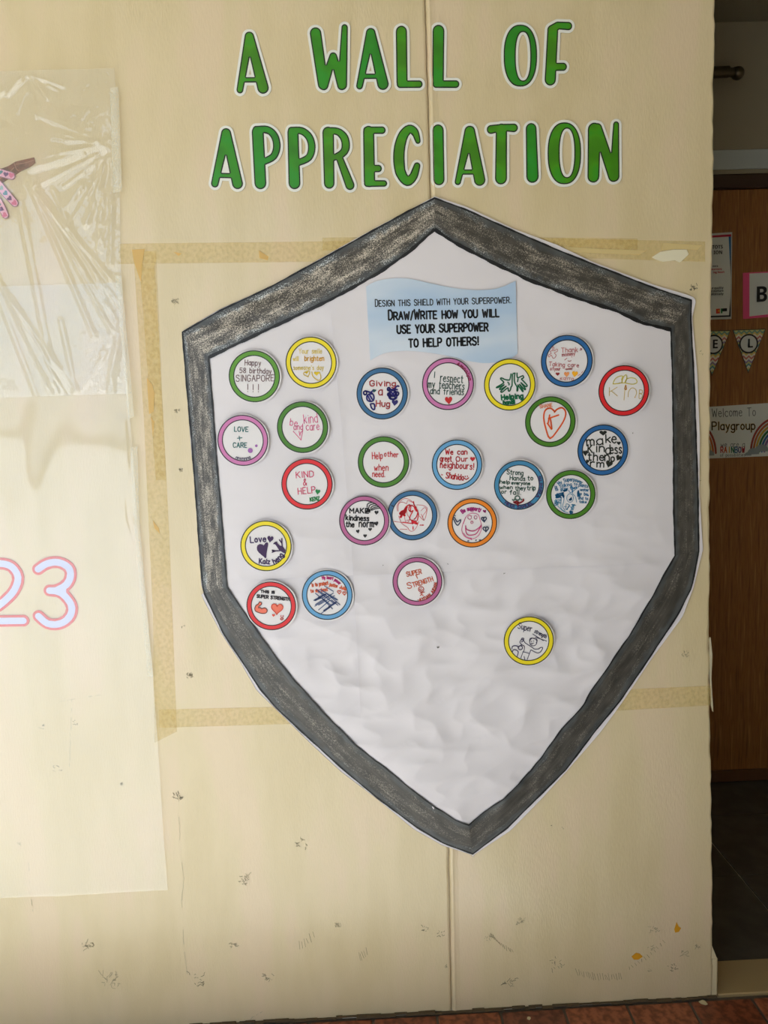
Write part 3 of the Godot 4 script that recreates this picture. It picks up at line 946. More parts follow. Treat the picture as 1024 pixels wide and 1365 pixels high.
	for e in L:
		fr = e[1]
		var u := {}
		if e[0] == "O":
			var big: bool = e[3].begins_with("starting")
			var c := Vector2(490, 187) if big else Vector2(690, 631)
			var h := Vector2(502, 190) if big else Vector2(702, 629)
			var outer := PackedVector2Array()
			var hole := PackedVector2Array()
			for k in 48:
				var a := TAU * k / 48.0
				var s := Vector2(signf(cos(a)) * pow(absf(cos(a)), 0.86), signf(sin(a)) * pow(absf(sin(a)), 0.86))
				outer.append(zw(c.x + s.x * 76, c.y - s.y * 141))
				hole.append(zw(h.x + s.x * 33, h.y - s.y * 110))
			u = {"outers": [outer], "holes": [hole]}
		else:
			var polys := []
			for ch in e[2]:
				polys.append_array(capsule_chain(ch))
			u = union(polys)
		cutout("paper_letter", "green paper letter %s with white border, %s" % [e[0], e[3]], "letter", u, 0.0008, 0.0052, 0.0027, mk[rng.randi() % 3], black, white, -deg_to_rad(rng.randf_range(0.3, 1.6)), "title letters", ["white_border", "black_outline", "green_face"])

# ---------------------------------------------------------------- the shield
var paper_seam := PackedVector2Array()
var paper_level := 0.0
func paper_z(p: Vector2) -> float:
	var inside := minf(p.x - x_at(shield_left, p.y), x_at(shield_right, p.y) - p.x)
	var free := smoothstep(0.01, 0.16, inside)
	var low := clampf((1.38 - p.y) / 0.5, 0.22, 1.0) * smoothstep(0.02, 0.11, inside)
	var z := 0.0035 + 0.009 * free + low * (0.0056 * paper_noise.get_noise_2d(p.x * 100.0 + p.y * 55.0, p.y * 150.0) + 0.0042 * crease_noise.get_noise_2d(p.x * 70.0 + p.y * 50.0, p.y * 120.0 - p.x * 50.0))
	# the free edges of the overlapping sheets lift a little
	var d := p.x - x_at(paper_seam, p.y)
	free *= smoothstep(0.06, 0.13, inside)
	if d >= 0.0 and p.y < 1.655 and p.y > 0.74:
		z += smoothstep(1.655, 1.63, p.y) * smoothstep(0.74, 0.77, p.y) * 0.0022 * exp(-d / 0.012) * free
	if p.y >= paper_level:
		z += 0.0020 * exp(-(p.y - paper_level) / 0.010) * free
	return maxf(z, 0.0035)
func paper_top(c: Vector2, r: float) -> float:
	var m := 0.0
	for i in 12:
		for k in [0.35, 0.7, 1.0]:
			m = maxf(m, paper_z(c + Vector2.from_angle(TAU * i / 12.0) * r * k))
	return m + 0.0012
func build_shield() -> void:
	paper_noise = noise(FastNoiseLite.TYPE_SIMPLEX_SMOOTH, 0.035, 2, 77)
	crease_noise = noise(FastNoiseLite.TYPE_SIMPLEX, 0.05, 2, 19)
	crease_noise.fractal_type = FastNoiseLite.FRACTAL_RIDGED
	# traced outlines: outer and inner edge of the crayon border, side by side
	var outer := [
		[244, 443.3, 295, 414, 360, 383.7, 443, 338.5, 504.6, 304, 544, 282.5, 579, 265],
		[579, 265, 620, 280, 684, 308.6, 740, 333, 788, 352, 869.5, 384, 920.6, 401],
		[920.6, 401, 919.5, 424, 923.7, 500, 926.7, 584, 929.2, 654, 930.3, 734],
		[930.3, 734, 921, 782, 903, 818, 866, 874, 827, 931.5, 793.7, 972, 752.8, 1025.7, 717, 1061, 676, 1102, 630, 1136.6],
		[630, 1136.6, 591.7, 1123, 554.6, 1100.8, 502.6, 1061.8, 458, 1024.7, 417, 987.6, 369, 943, 346.8, 917, 322.7, 880, 298, 843, 273, 790],
		[273, 790, 270.7, 779.7, 265.8, 720, 262, 663.8, 256.4, 589, 249, 506.8, 244, 443.3]]
	var inner := [
		[279, 477, 320.3, 457.8, 374.5, 432.5, 443, 400, 504.6, 365.6, 544, 338.5, 578.7, 308],
		[578.7, 308, 602.3, 324, 646.8, 347.5, 702.4, 374.3, 765.5, 398.4, 817.5, 415, 854.6, 431.8, 893, 440],
		[893, 440, 894.8, 500, 896.3, 610, 896.6, 683, 898.5, 740],
		[898.5, 740, 870, 789, 837, 846, 813, 880, 799, 899, 777.7, 935, 749, 968, 728, 997, 706.6, 1025.7, 671, 1061, 624.3, 1096],
		[624.3, 1096, 606.5, 1089.7, 569.4, 1065.5, 517.5, 1024.7, 473, 989.5, 443, 959.8, 402.4, 915, 372.8, 880, 350.8, 850, 303.5, 782],
		[303.5, 782, 300, 738.6, 295.7, 682.5, 290, 619, 284.5, 544, 279, 477]]
	var margins := [1.8, 5.0, 5.4, 6.4, 4.6, 1.6]
	var mid := W(590, 690)
	var t := thing("paper_shield", "large white paper shield with dark grey crayon border on the cream wall", "shield", Vector3(W(630, 1137).x, W(630, 1137).y, 0.001))
	var off := Vector2(t.position.x, t.position.y)
	# silhouette of the paper
	var sil := []
	for k in 6:
		var o := pts(outer[k])
		var l := PackedVector2Array()
		for i in o.size():
			var d := (o[mini(i + 1, o.size() - 1)] - o[maxi(i - 1, 0)]).normalized().orthogonal()
			if d.dot(o[i] - mid) < 0.0:
				d = -d
			var w: float = margins[k] * 0.00166 * (0.8 + 0.4 * sin(i * 2.3 + k))
			l.append(o[i] + d * w)
		sil.append(l)
	var down := func(segs: Array) -> PackedVector2Array:
		var r := PackedVector2Array()
		for l in segs:
			for p in l:
				if r.is_empty() or p.y < r[r.size() - 1].y - 1e-4:
					r.append(p)
		return r
	var rev := func(l: PackedVector2Array) -> PackedVector2Array:
		var r := l.duplicate()
		r.reverse()
		return r
	var apex := W(579.5, 262.5)
	var tip := W(630, 1141)
	shield_left = down.call([PackedVector2Array([apex]), rev.call(sil[0]), rev.call(sil[5]), rev.call(sil[4]), PackedVector2Array([tip])])
	shield_right = down.call([PackedVector2Array([apex]), sil[1], sil[2], sil[3], PackedVector2Array([tip])])
	# four sheets of paper joined along a level and an upright seam
	var white := StandardMaterial3D.new()
	white.albedo_color = rgb(226, 218, 219)
	white.roughness = 0.62
	paper_seam = PackedVector2Array([W(436, 330), W(440, 400), W(455, 560), W(470, 740), W(483, 990), W(486, 1080)])
	paper_level = W(600, 760).y
	var seam := paper_seam
	var y_seam := paper_level
	for s in [[true, true, 0.0], [false, true, 0.0012], [true, false, -0.0008], [false, false, 0.0004]]:
		var st := SurfaceTool.new()
		st.begin(Mesh.PRIMITIVE_TRIANGLES)
		var y1: float = apex.y if s[1] else y_seam
		var y0: float = y_seam if s[1] else tip.y
		if s[0] and s[1]:      # the narrow sheet starts and ends where the seam meets the outline
			while x_at(seam, y1) - x_at(shield_left, y1) < 0.001:
				y1 -= 0.001
		if s[0] and not s[1]:
			while x_at(seam, y0) - x_at(shield_left, y0) < 0.001:
				y0 += 0.001
		var R := 150
		var C := 60 if s[0] else 150
		for i in R + 1:
			var y := lerpf(y1, y0 + (1e-5 if s[1] else 0.0), float(i) / R) - (0.0 if s[1] else 1e-5)
			var a := x_at(shield_left, y)
			var b := x_at(shield_right, y)
			var x := clampf(x_at(seam, y) + (-1e-5 if s[0] else 1e-5), a, b)
			for k in C + 1:
				var q := Vector2(lerpf(a if s[0] else x, x if s[0] else b, float(k) / C), y)
				st.set_uv(q)
				st.add_vertex(Vector3(q.x - off.x, q.y - off.y, paper_z(q) + s[2] - 0.0014))
		for i in R:
			for k in C:
				var n := i * (C + 1) + k
				for v in [n, n + 1, n + C + 2, n, n + C + 2, n + C + 1]:
					st.add_index(v)
		st.generate_normals()
		var o := MeshInstance3D.new()
		o.name = "paper_sheet"
		o.mesh = st.commit()
		o.material_override = white
		t.add_child(o, true)
	# edge of the paper, turned back to the wall
	var g := Shape.new()
	for l in [shield_left, shield_right]:
		var q := resample(l, 160)
		for i in q.size() - 1:
			g.quad(Vector3(q[i].x - off.x, q[i].y - off.y, paper_z(q[i]) - 0.0004), Vector3(q[i].x - off.x, q[i].y - off.y, 0.0017), Vector3(q[i + 1].x - off.x, q[i + 1].y - off.y, 0.0017), Vector3(q[i + 1].x - off.x, q[i + 1].y - off.y, paper_z(q[i + 1]) - 0.0004))
	part(g, "paper_edge", white, t)
	# crayon bands: streaks along the band, pale specks for paper grain and painted wax highlights
	var grain := [0.62, 0.42, 0.12, 0.12, 0.24, 0.52]  # speck density per band, highest where the wax shine is painted in
	var ink := paint(rgb(18, 18, 20), 0.5)
	for k in 6:
		var img := Image.create(512, 96, false, Image.FORMAT_RGB8)
		var streak := noise(FastNoiseLite.TYPE_SIMPLEX, 0.05, 3, 100 + k)
		var grain_shine := noise(FastNoiseLite.TYPE_SIMPLEX, 0.33, 2, 200 + k)
		var patch := noise(FastNoiseLite.TYPE_SIMPLEX, 0.012, 2, 300 + k)
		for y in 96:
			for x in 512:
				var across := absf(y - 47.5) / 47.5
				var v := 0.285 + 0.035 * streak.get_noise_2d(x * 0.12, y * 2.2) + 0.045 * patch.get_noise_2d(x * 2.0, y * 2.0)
				var s := grain_shine.get_noise_2d(x * 0.8, y * 2.0) + 0.5 * patch.get_noise_2d(x + 50.0, y * 2.4) + 0.3 * streak.get_noise_2d(x * 0.1, y * 2.0 + 90.0) - 0.5 * smoothstep(0.55, 0.95, across)
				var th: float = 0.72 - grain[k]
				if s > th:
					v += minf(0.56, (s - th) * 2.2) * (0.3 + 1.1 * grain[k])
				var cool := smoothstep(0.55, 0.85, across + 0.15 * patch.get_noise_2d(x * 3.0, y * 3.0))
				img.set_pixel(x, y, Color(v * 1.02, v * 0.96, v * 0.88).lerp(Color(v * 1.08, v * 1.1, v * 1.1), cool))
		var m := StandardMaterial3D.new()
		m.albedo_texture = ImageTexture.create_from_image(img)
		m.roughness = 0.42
		var N := 70
		var M := 8
		var a := resample(pts(outer[k]), N)
		var b := resample(pts(inner[k]), N)
		var st := SurfaceTool.new()
		st.begin(Mesh.PRIMITIVE_TRIANGLES)
		for i in N + 1:
			for j in M + 1:
				var p := a[i].lerp(b[i], float(j) / M)
				st.set_uv(Vector2(float(i) / N, float(j) / M))
				st.add_vertex(Vector3(p.x - off.x, p.y - off.y, paper_z(p) + 0.0005))
		for i in N:
			for j in M:
				var n := i * (M + 1) + j
				for v in [n, n + M + 1, n + M + 2, n, n + M + 2, n + 1]:
					st.add_index(v)
		st.generate_normals()
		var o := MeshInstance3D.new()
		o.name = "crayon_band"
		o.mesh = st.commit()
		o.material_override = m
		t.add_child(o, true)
		# marker outlines of the band
		for e in [[a, 0.0034, 0.0], [b, [0.0062, 0.0068, 0.0034, 0.0032, 0.0032, 0.0036][k], 0.0]]:
			g = Shape.new()
			var l: PackedVector2Array = resample(e[0], 120)
			for i in l.size() - 1:
				var d := (l[i + 1] - l[i]).normalized()
				var wob := 1.0 + 0.22 * sin(i * 0.37 + k * 2.0) + 0.12 * sin(i * 1.13)
				var n: Vector2 = d.orthogonal() * e[1] * 0.5 * wob
				var z0 := paper_z(l[i]) + 0.001
				var z1 := paper_z(l[i + 1]) + 0.001
				var p0 := l[i] - off - d * 0.0006
				var p1 := l[i + 1] - off + d * 0.0006
				g.quad(Vector3(p0.x + n.x, p0.y + n.y, z0), Vector3(p1.x + n.x, p1.y + n.y, z1), Vector3(p1.x - n.x, p1.y - n.y, z1), Vector3(p0.x - n.x, p0.y - n.y, z0))
			part(g, "marker_line", ink, t, "black marker line")
	# pencil dots on the paper
	g = Shape.new()
	for d in [[583, 861, 0.004], [841, 577, 0.0022], [671, 763, 0.0025], [510, 752, 0.002], [596, 750, 0.002]]:
		var p := W(d[0], d[1])
		for n in 4:
			g.disc(p - off + Vector2(rng.randf_range(-1, 1), rng.randf_range(-1, 1)) * d[2] * 0.6, d[2] * 0.35, paper_z(p) + 0.0012, 8)
	part(g, "pencil_dots", paint(rgb(120, 112, 104), 0.8), t)
	# instruction slip
	fr = [470.0, 360.0, 4.452]
	var shape := PackedVector2Array()
	for p in smooth_line(PackedVector2Array([Vector2(80, 105), Vector2(140, 74), Vector2(230, 57), Vector2(330, 58), Vector2(450, 84), Vector2(600, 114), Vector2(740, 126), Vector2(860, 114), Vector2(960, 72)]), 4):
		shape.append(zw(p.x, p.y))
	for p in smooth_line(PackedVector2Array([Vector2(972, 498), Vector2(920, 532), Vector2(800, 555), Vector2(680, 542), Vector2(560, 512), Vector2(420, 490), Vector2(290, 483), Vector2(180, 500), Vector2(105, 540)]), 4):
		shape.append(zw(p.x, p.y))
	var c := zw(530, 540)
	var slip := thing("instruction_slip", "pale blue wavy paper slip with black instructions at the top of the shield", "sign", Vector3(c.x, c.y, paper_top(zw(530, 300), 0.17)))
	var blue := StandardMaterial3D.new()
	blue.albedo_texture = noise_tex(noise(FastNoiseLite.TYPE_SIMPLEX_SMOOTH, 0.005, 3, 60), [[0.15, rgb(210, 218, 228)], [0.5, rgb(194, 208, 224)], [0.85, rgb(178, 199, 222)]], 256, 256)
	blue.uv1_scale = Vector3(2.0, 6.0, 1)
	blue.roughness = 0.55
	for i in shape.size():
		shape[i] -= c
	g = Shape.new()
	g.slab(shape, 0.0, 0.0008)
	part(g, "blue_paper", blue, slip)
	var to := func(u: float, v: float) -> Vector2: return zw(u, v) - c
	var black := paint(rgb(20, 20, 24), 0.6)
	for e in [["DESIGN THIS SHIELD WITH YOUR SUPERPOWER.", 533, 195, 798, 34, 0.0020, -1.5, 1.2], ["DRAW/WRITE HOW YOU WILL", 537, 270, 648, 44, 0.0037, -1.6, 1.25], ["USE YOUR SUPERPOWER", 530, 350, 534, 46, 0.0038, -1.6, 1.0], ["TO HELP OTHERS!", 536, 432, 408, 46, 0.0038, -2.0, 1.0]]:
		g = Shape.new()
		write(g, e[0], e[1], e[2], e[3], e[4], e[5], 0.0012, to, e[6], 0.07, e[7])
		part(g, "lettering", black, slip)

# ---------------------------------------------------------------- round badges
var badge_at := Vector2.ZERO
func bw(u: float, v: float) -> Vector2:
	return zw(u, v) - badge_at
func badge(px: float, py: float, r_px: float, color: Color, label: String, inks: Array) -> void:
	badge_at = W(px, py)
	var r := (W(px + r_px, py).x - W(px - r_px, py).x) * 0.5
	var tilt := deg_to_rad(rng.randf_range(1.2, 3.4))
	var z := paper_top(badge_at, r) + sin(tilt) * r
	var o := thing("round_badge", label, "badge", Vector3(badge_at.x, badge_at.y, z), "round badges on the paper shield")
	o.rotation = Vector3(deg_to_rad(rng.randf_range(-0.5, 0.9)), -tilt, 0)
	var g := Shape.new()
	var rim_r := r * rng.randf_range(1.032, 1.055)
	var loop := PackedVector2Array()
	for k in 64:
		loop.append(Vector2.from_angle(TAU * k / 64.0) * rim_r * (1.0 + 0.008 * sin(k * 0.6 + px)) + Vector2(0.0008, -0.0006))
	g.slab(loop, 0.0, 0.0006)
	part(g, "paper_disc", paint(rgb(229, 222, 220), 0.6), o)
	g = Shape.new()
	g.ring(Vector2.ZERO, r * 0.81, r, 0.0009)
	var border := part(g, "coloured_border", paint(color, 0.5), o)
	g = Shape.new()
	g.ring(Vector2.ZERO, r * 0.972, r * 1.012, 0.0012)
	g.ring(Vector2.ZERO, r * 0.795, r * 0.832, 0.0012)
	part(g, "border_outline", paint(color.darkened(0.78), 0.5), border)
	var to := func(u: float, v: float) -> Vector2: return bw(u, v)
	var lift := 0.0014
	for i in inks:
		# each: [part name, colour, pen in px, items]
		g = Shape.new()
		var pen: float = i[2] * 0.00166
		for e in i[3]:
			match e[0]:
				"t": write(g, e[1], e[2], e[3], e[4], e[5], pen, lift, to, e[6] if e.size() > 6 else 0.0)
				"r": write_round(g, e[1], e[2], e[3], e[4], e[5], e[6], e[7], pen, lift, to)
				"h":
					var hg := Shape.new()
					hg.flat(heart_shape(e[1], e[2], e[3], e[4], to, e[5] if e.size() > 5 else 0.0), lift)
					part(hg, "heart", paint(i[1], 0.6), o)
				"o":
					var l := heart_shape(e[1], e[2], e[3], e[4], to, e[5] if e.size() > 5 else 0.0)
					l.append(l[0])
					g.line(l, pen, lift)
				"l", "p":
					var l := PackedVector2Array()
					for k in range(0, e[1].size(), 2):
						l.append(Vector2(e[1][k], e[1][k + 1]))
					if e[0] == "l" and l.size() > 2:
						l = smooth_line(l, 3)
					var q := PackedVector2Array()
					for p in l:
						q.append(bw(p.x, p.y))
					g.line(q, pen, lift)
				"f":
					var q := PackedVector2Array()
					for k in range(0, e[1].size(), 2):
						q.append(bw(e[1][k], e[1][k + 1]))
					g.any = true
					g.flat(q, lift - 0.0002)
				"c":   # circle outline
					var q := PackedVector2Array()
					for k in 25:
						q.append(bw(e[1] + cos(TAU * k / 24.0) * e[3], e[2] + sin(TAU * k / 24.0) * e[4]))
					g.line(q, pen, lift)
				"d":
					g.any = true
					g.disc(bw(e[1], e[2]), bw(e[1], e[2]).distance_to(bw(e[1] + e[3], e[2])), lift, 14)
				"s":   # scribble inside a box: x, y, half width, half height, points
					var l := PackedVector2Array()
					for k in e[5]:
						l.append(Vector2(e[1] + rng.randf_range(-1, 1) * e[3], e[2] + rng.randf_range(-1, 1) * e[4]))
					var q := PackedVector2Array()
					for p in smooth_line(l, 5):
						q.append(bw(p.x, p.y))
					g.line(q, pen, lift)
		if g.any:
			part(g, i[0], paint(i[1], 0.6), o)
		lift += 0.00025
func own(px: float, py: float) -> void:     # zoom frame of 72 px, 1024 units across
	fr = [px, py, 14.2222]
func build_badges() -> void:
	var GREEN := rgb(92, 150, 36)
	var DGREEN := rgb(70, 128, 24)
	var YELLOW := rgb(240, 216, 16)
	var RED := rgb(224, 30, 36)
	var PINK := rgb(204, 118, 170)
	var MAUVE := rgb(182, 92, 140)
	var STEEL := rgb(50, 106, 150)
	var BLUE := rgb(36, 100, 160)
	var SKY := rgb(98, 160, 204)
	var ORANGE := rgb(240, 132, 14)
	var A := [280.0, 440.0, 5.12]
	var B := [300.0, 600.0, 5.12]
	var C := [470.0, 360.0, 4.452]
	var D := [440.0, 570.0, 4.452]
	var E := [620.0, 430.0, 4.096]
	fr = A
	badge(340.5, 502.3, 33.6, GREEN, "round badge with green border and brown birthday greeting ending in exclamation marks", [["handwriting", rgb(112, 78, 80), 0.9, [["t", "Happy", 300, 228, 108, 36, 3], ["t", "58 birthday", 318, 281, 214, 33, 2], ["t", "SINGAPORE", 314, 331, 256, 42, 0], ["t", "! ! !", 300, 398, 76, 52, 0]]]])
	own(380, 448)
	badge(415.5, 484.3, 33.4, YELLOW, "round badge with yellow border, faint yellow handwriting and two yellow hearts", [
		["handwriting", rgb(232, 206, 110), 0.9, [["t", "Your smile", 490, 300, 430, 90, 0], ["t", "will", 215, 440, 100, 80, 0], ["t", "someone's day", 455, 610, 570, 80, 0]]],
		["handwriting", rgb(226, 170, 60), 1.1, [["t", "brighten", 565, 435, 360, 90, 0]]],
		["drawing", rgb(222, 190, 20), 1.0, [["o", 430, 735, 120, 110, -20], ["h", 420, 705, 60, 50], ["l", [520, 690, 530, 760, 600, 830, 660, 850, 690, 790, 660, 690]], ["h", 608, 725, 100, 80]]]])
	fr = A
	badge(325.3, 586.9, 33.4, PINK, "round badge with pink border and teal words LOVE + CARE above purple dots", [
		["handwriting", rgb(30, 106, 104), 1.1, [["t", "LOVE", 222, 676, 94, 32, 2], ["t", "+", 210, 733, 34, 60, -8], ["t", "CARE", 213, 783, 92, 32, 0]]],
		["drawing", rgb(160, 96, 168), 0.8, [["d", 283, 820, 17], ["d", 324, 788, 9]]],
		["handwriting", rgb(70, 66, 100), 0.8, [["r", "nnvnnna", 232, 752, 122, 112, 66, 22]]]])
	badge(404.2, 569.5, 33.6, DGREEN, "round badge with green border and pink handwriting be kind and care over a heart", [["handwriting", rgb(222, 92, 140), 0.9, [["t", "be", 577, 630, 50, 46, 8], ["t", "kind", 690, 605, 92, 60, -6], ["t", "and", 607, 660, 60, 40, 0], ["t", "care.", 710, 656, 100, 52, -4], ["p", [572, 690, 600, 720, 626, 750, 634, 700, 638, 684, 622, 700, 618, 720, 612, 690]]]]])
	fr = B
	badge(410, 644.5, 33.6, RED, "round badge with red border and pink words KIND & HELP beside a green heart", [
		["handwriting", rgb(214, 66, 104), 1.1, [["t", "KIND", 548, 163, 118, 40, -4], ["t", "&", 550, 216, 24, 44, 0], ["t", "HELP", 560, 270, 116, 42, -6]]],
		["drawing", rgb(16, 130, 62), 1.3, [["h", 636, 282, 34, 36, 8], ["t", "KENZ", 616, 328, 64, 24, -8]]]])
	own(320, 690)
	badge(356, 726, 33.6, YELLOW, "round badge with yellow border and large dark purple heart under the word Love", [
		["handwriting", rgb(70, 48, 96), 1.6, [["t", "Love", 362, 385, 290, 110, -4], ["t", "Kaiz", 485, 800, 200, 90, 2], ["r", "heng", 515, 510, 325, 66, 28, 90]]],
		["drawing", rgb(56, 22, 74), 1.6, [["f", [340, 540, 352, 500, 395, 475, 440, 482, 470, 500, 500, 455, 530, 440, 552, 455, 555, 490, 540, 560, 525, 640, 518, 730, 498, 745, 470, 715, 420, 675, 370, 630, 345, 590]], ["h", 592, 390, 118, 130, 8], ["f", [660, 455, 700, 430, 770, 500, 830, 520, 880, 590, 870, 650, 830, 635, 760, 590, 700, 500]], ["l", [660, 470, 690, 445, 720, 440]], ["p", [820, 560, 812, 460, 812, 370]], ["p", [812, 460, 765, 395]], ["p", [780, 600, 640, 605, 630, 590, 690, 605, 630, 630]]]]])
	own(327, 769)
	badge(363, 805, 32.6, RED, "round badge with red border, orange flexed arm and orange heart under black capitals", [
		["handwriting", rgb(48, 36, 40), 1.3, [["t", "THIS IS", 445, 248, 260, 44, 4], ["t", "SUPER STRENGTH", 550, 355, 620, 56, 5]]],
		["arm_fill", rgb(238, 118, 92), 1.3, [["f", [200, 560, 225, 500, 265, 480, 290, 440, 330, 455, 325, 490, 280, 520, 275, 550, 300, 540, 330, 565, 380, 550, 425, 570, 435, 610, 410, 645, 350, 655, 280, 640, 215, 610]], ["h", 622, 575, 220, 200, 3]]],
		["drawing", rgb(120, 60, 48), 1.1, [["l", [200, 560, 225, 500, 265, 480, 290, 440, 330, 455, 325, 490, 280, 520, 275, 550, 300, 540, 330, 565, 380, 550, 425, 570, 435, 610, 410, 645, 350, 655, 280, 640, 215, 610, 200, 560]]]],
		["drawing", rgb(224, 84, 60), 1.2, [["o", 622, 575, 220, 200, 3], ["h", 555, 690, 58, 56], ["p", [692, 690, 692, 710]], ["p", [735, 690, 735, 706]], ["c", 712, 750, 24, 20]]]])
	own(400, 755)
	badge(436.7, 791, 33.2, SKY, "round badge with light blue border and navy hatching under pink and orange handwriting", [
		["handwriting", rgb(206, 50, 130), 1.2, [["r", "My heart power", 515, 510, 330, 255, 320, 56]]],
		["handwriting", rgb(234, 110, 70), 1.2, [["t", "is to protect", 385, 302, 310, 66, -8], ["t", "justice", 640, 325, 150, 60, 12], ["t", "Julie", 820, 375, 130, 56, 22], ["t", "to my best", 370, 420, 320, 60, -6], ["o", 748, 458, 72, 66], ["o", 846, 480, 68, 64]]],
		["hatching", rgb(44, 72, 118), 1.1, [["p", [280, 600, 500, 500]], ["p", [270, 615, 480, 545]], ["p", [300, 690, 640, 470]], ["p", [290, 720, 480, 600]], ["p", [360, 790, 560, 620]], ["p", [360, 700, 660, 520]], ["p", [400, 865, 690, 640]], ["p", [450, 800, 690, 655]], ["p", [470, 815, 700, 630]], ["p", [320, 400, 560, 560]], ["p", [390, 405, 720, 600]], ["p", [300, 480, 580, 690]], ["p", [350, 440, 640, 660]], ["p", [500, 480, 700, 600]], ["p", [470, 340, 640, 440]], ["p", [560, 520, 760, 690]], ["p", [600, 600, 720, 700]], ["p", [430, 570, 620, 770]]]],
		["hatching", rgb(30, 50, 96), 2.6, [["p", [300, 605, 390, 560]], ["p", [360, 560, 480, 500]], ["p", [470, 800, 560, 740]], ["p", [560, 730, 680, 650]]]]])
	own(473, 489)
	badge(509.3, 525, 33.6, STEEL, "round badge with steel blue border and red words Giving a Hug between navy figures", [
		["handwriting", rgb(172, 44, 44), 1.5, [["t", "Giving", 525, 320, 480, 100, 0], ["t", "a", 485, 470, 70, 150, 0], ["t", "Hug", 530, 700, 250, 110, 2]]],
		["drawing", rgb(40, 34, 128), 2.0, [["c", 195, 500, 30, 34], ["l", [200, 460, 260, 480, 320, 500, 360, 560, 350, 640, 290, 660, 235, 630, 230, 560, 280, 520, 330, 520]], ["l", [240, 540, 290, 640]], ["l", [270, 520, 330, 620]], ["l", [300, 490, 345, 455]], ["l", [295, 710, 340, 700, 370, 720, 375, 800, 345, 810, 310, 770, 295, 710]], ["c", 640, 430, 26, 30], ["c", 645, 530, 28, 30], ["c", 795, 515, 30, 34], ["l", [660, 440, 740, 430, 800, 440]], ["l", [660, 470, 640, 560, 670, 615, 740, 620, 790, 580, 770, 470, 700, 440]], ["c", 715, 510, 50, 55], ["c", 715, 585, 45, 30], ["p", [680, 480, 760, 560]], ["p", [680, 560, 760, 470]], ["l", [755, 420, 790, 375, 830, 375]]]],
		["drawing", rgb(34, 26, 100), 1.6, [["h", 752, 690, 118, 120, 6], ["d", 812, 370, 20], ["d", 650, 440, 22]]],
		["drawing", rgb(20, 76, 86), 1.5, [["p", [345, 440, 395, 450, 360, 480, 345, 440]]]]])
	fr = C
	badge(596.2, 512.3, 33.8, PINK, "round badge with pink border and dark green words of respect above a red heart", [
		["handwriting", rgb(30, 70, 58), 1.1, [["t", "I", 476, 624, 14, 34, 4], ["t", "respect", 584, 645, 132, 44, 4], ["t", "my teachers", 552, 684, 212, 42, 4], ["t", "and friends", 556, 722, 196, 36, 2]]],
		["drawing", rgb(196, 34, 34), 1.0, [["h", 566, 777, 44, 48, -4]]],
		["handwriting", rgb(150, 30, 70), 1.1, [["r", "Amoolya", 562, 678, 132, 294, 350, 18]]]])
	own(642, 477)
	badge(677.5, 513.3, 33.4, YELLOW, "round badge with yellow border and two green outlined open hands", [
		["drawing", rgb(14, 106, 66), 1.7, [["l", [530, 315, 510, 410, 490, 430, 420, 420, 350, 390, 335, 410, 390, 465, 370, 500, 265, 560, 275, 572, 400, 520]], ["l", [400, 520, 320, 590, 335, 605, 440, 545]], ["l", [440, 545, 345, 635, 345, 655, 375, 650, 470, 575, 480, 630, 510, 630, 530, 560, 550, 520, 555, 330, 605, 300]], ["l", [605, 300, 590, 380, 600, 480, 640, 560, 640, 630, 655, 620, 660, 520]], ["l", [660, 520, 740, 640, 750, 625, 690, 510]], ["l", [690, 510, 780, 605, 795, 590, 715, 480]], ["l", [715, 480, 800, 550, 830, 530, 760, 450, 725, 410, 765, 385, 750, 350, 720, 360, 650, 385, 640, 300]], ["l", [470, 470, 495, 500, 490, 520]], ["l", [660, 410, 650, 460]]]],
		["handwriting", rgb(8, 116, 72), 2.0, [["t", "Helping", 550, 740, 400, 90, -4], ["t", "hand!", 490, 845, 210, 70, -4]]]])
	fr = D
	badge(511, 615.4, 33.6, DGREEN, "round badge with green border and red handwriting Help other when need", [["handwriting", rgb(206, 52, 56), 1.1, [["t", "Help", 280, 165, 60, 38, -2], ["t", "other", 362, 156, 82, 30, 4], ["t", "when", 303, 234, 82, 36, 0], ["t", "need.", 288, 272, 72, 34, 0]]]])
	badge(608, 619, 32.8, SKY, "round badge with light blue border and red note about greeting neighbours", [
		["handwriting", rgb(192, 28, 36), 1.3, [["t", "We can", 743, 142, 126, 30, 0], ["t", "greet", 683, 182, 66, 34, 0], ["t", "Our", 776, 184, 68, 28, 0], ["t", "neighbours!", 748, 222, 196, 36, 3], ["t", "- Shahida", 722, 284, 130, 34, 8], ["l", [790, 296, 802, 304, 816, 294]], ["p", [796, 284, 797, 288]], ["p", [808, 283, 809, 287]]]],
		["drawing", rgb(192, 28, 36), 1.0, [["h", 839, 186, 30, 28]]]])
	own(449, 656)
	badge(485.6, 692.6, 32.8, MAUVE, "round badge with mauve border, black words kindness the norm and small black hearts", [
		["handwriting", rgb(26, 22, 24), 1.6, [["t", "MAKE", 425, 335, 350, 90, 0], ["t", "kindness", 392, 470, 430, 96, 2], ["t", "the", 255, 590, 150, 96, 3], ["t", "norm", 560, 575, 270, 130, 0]]],
		["drawing", rgb(24, 20, 20), 1.3, [["h", 750, 372, 76, 80, 4], ["h", 748, 580, 84, 86, -14], ["h", 632, 688, 72, 66, -4], ["h", 402, 728, 66, 76, -12], ["h", 536, 812, 70, 70], ["l", [575, 270, 580, 215, 620, 185, 680, 175]], ["l", [605, 280, 620, 235, 670, 210, 735, 200]], ["l", [640, 285, 680, 245, 760, 230]], ["l", [650, 310, 700, 275, 790, 255]], ["l", [660, 325, 730, 295, 820, 285]], ["s", 605, 330, 45, 40, 12]]]])
	own(512, 650)
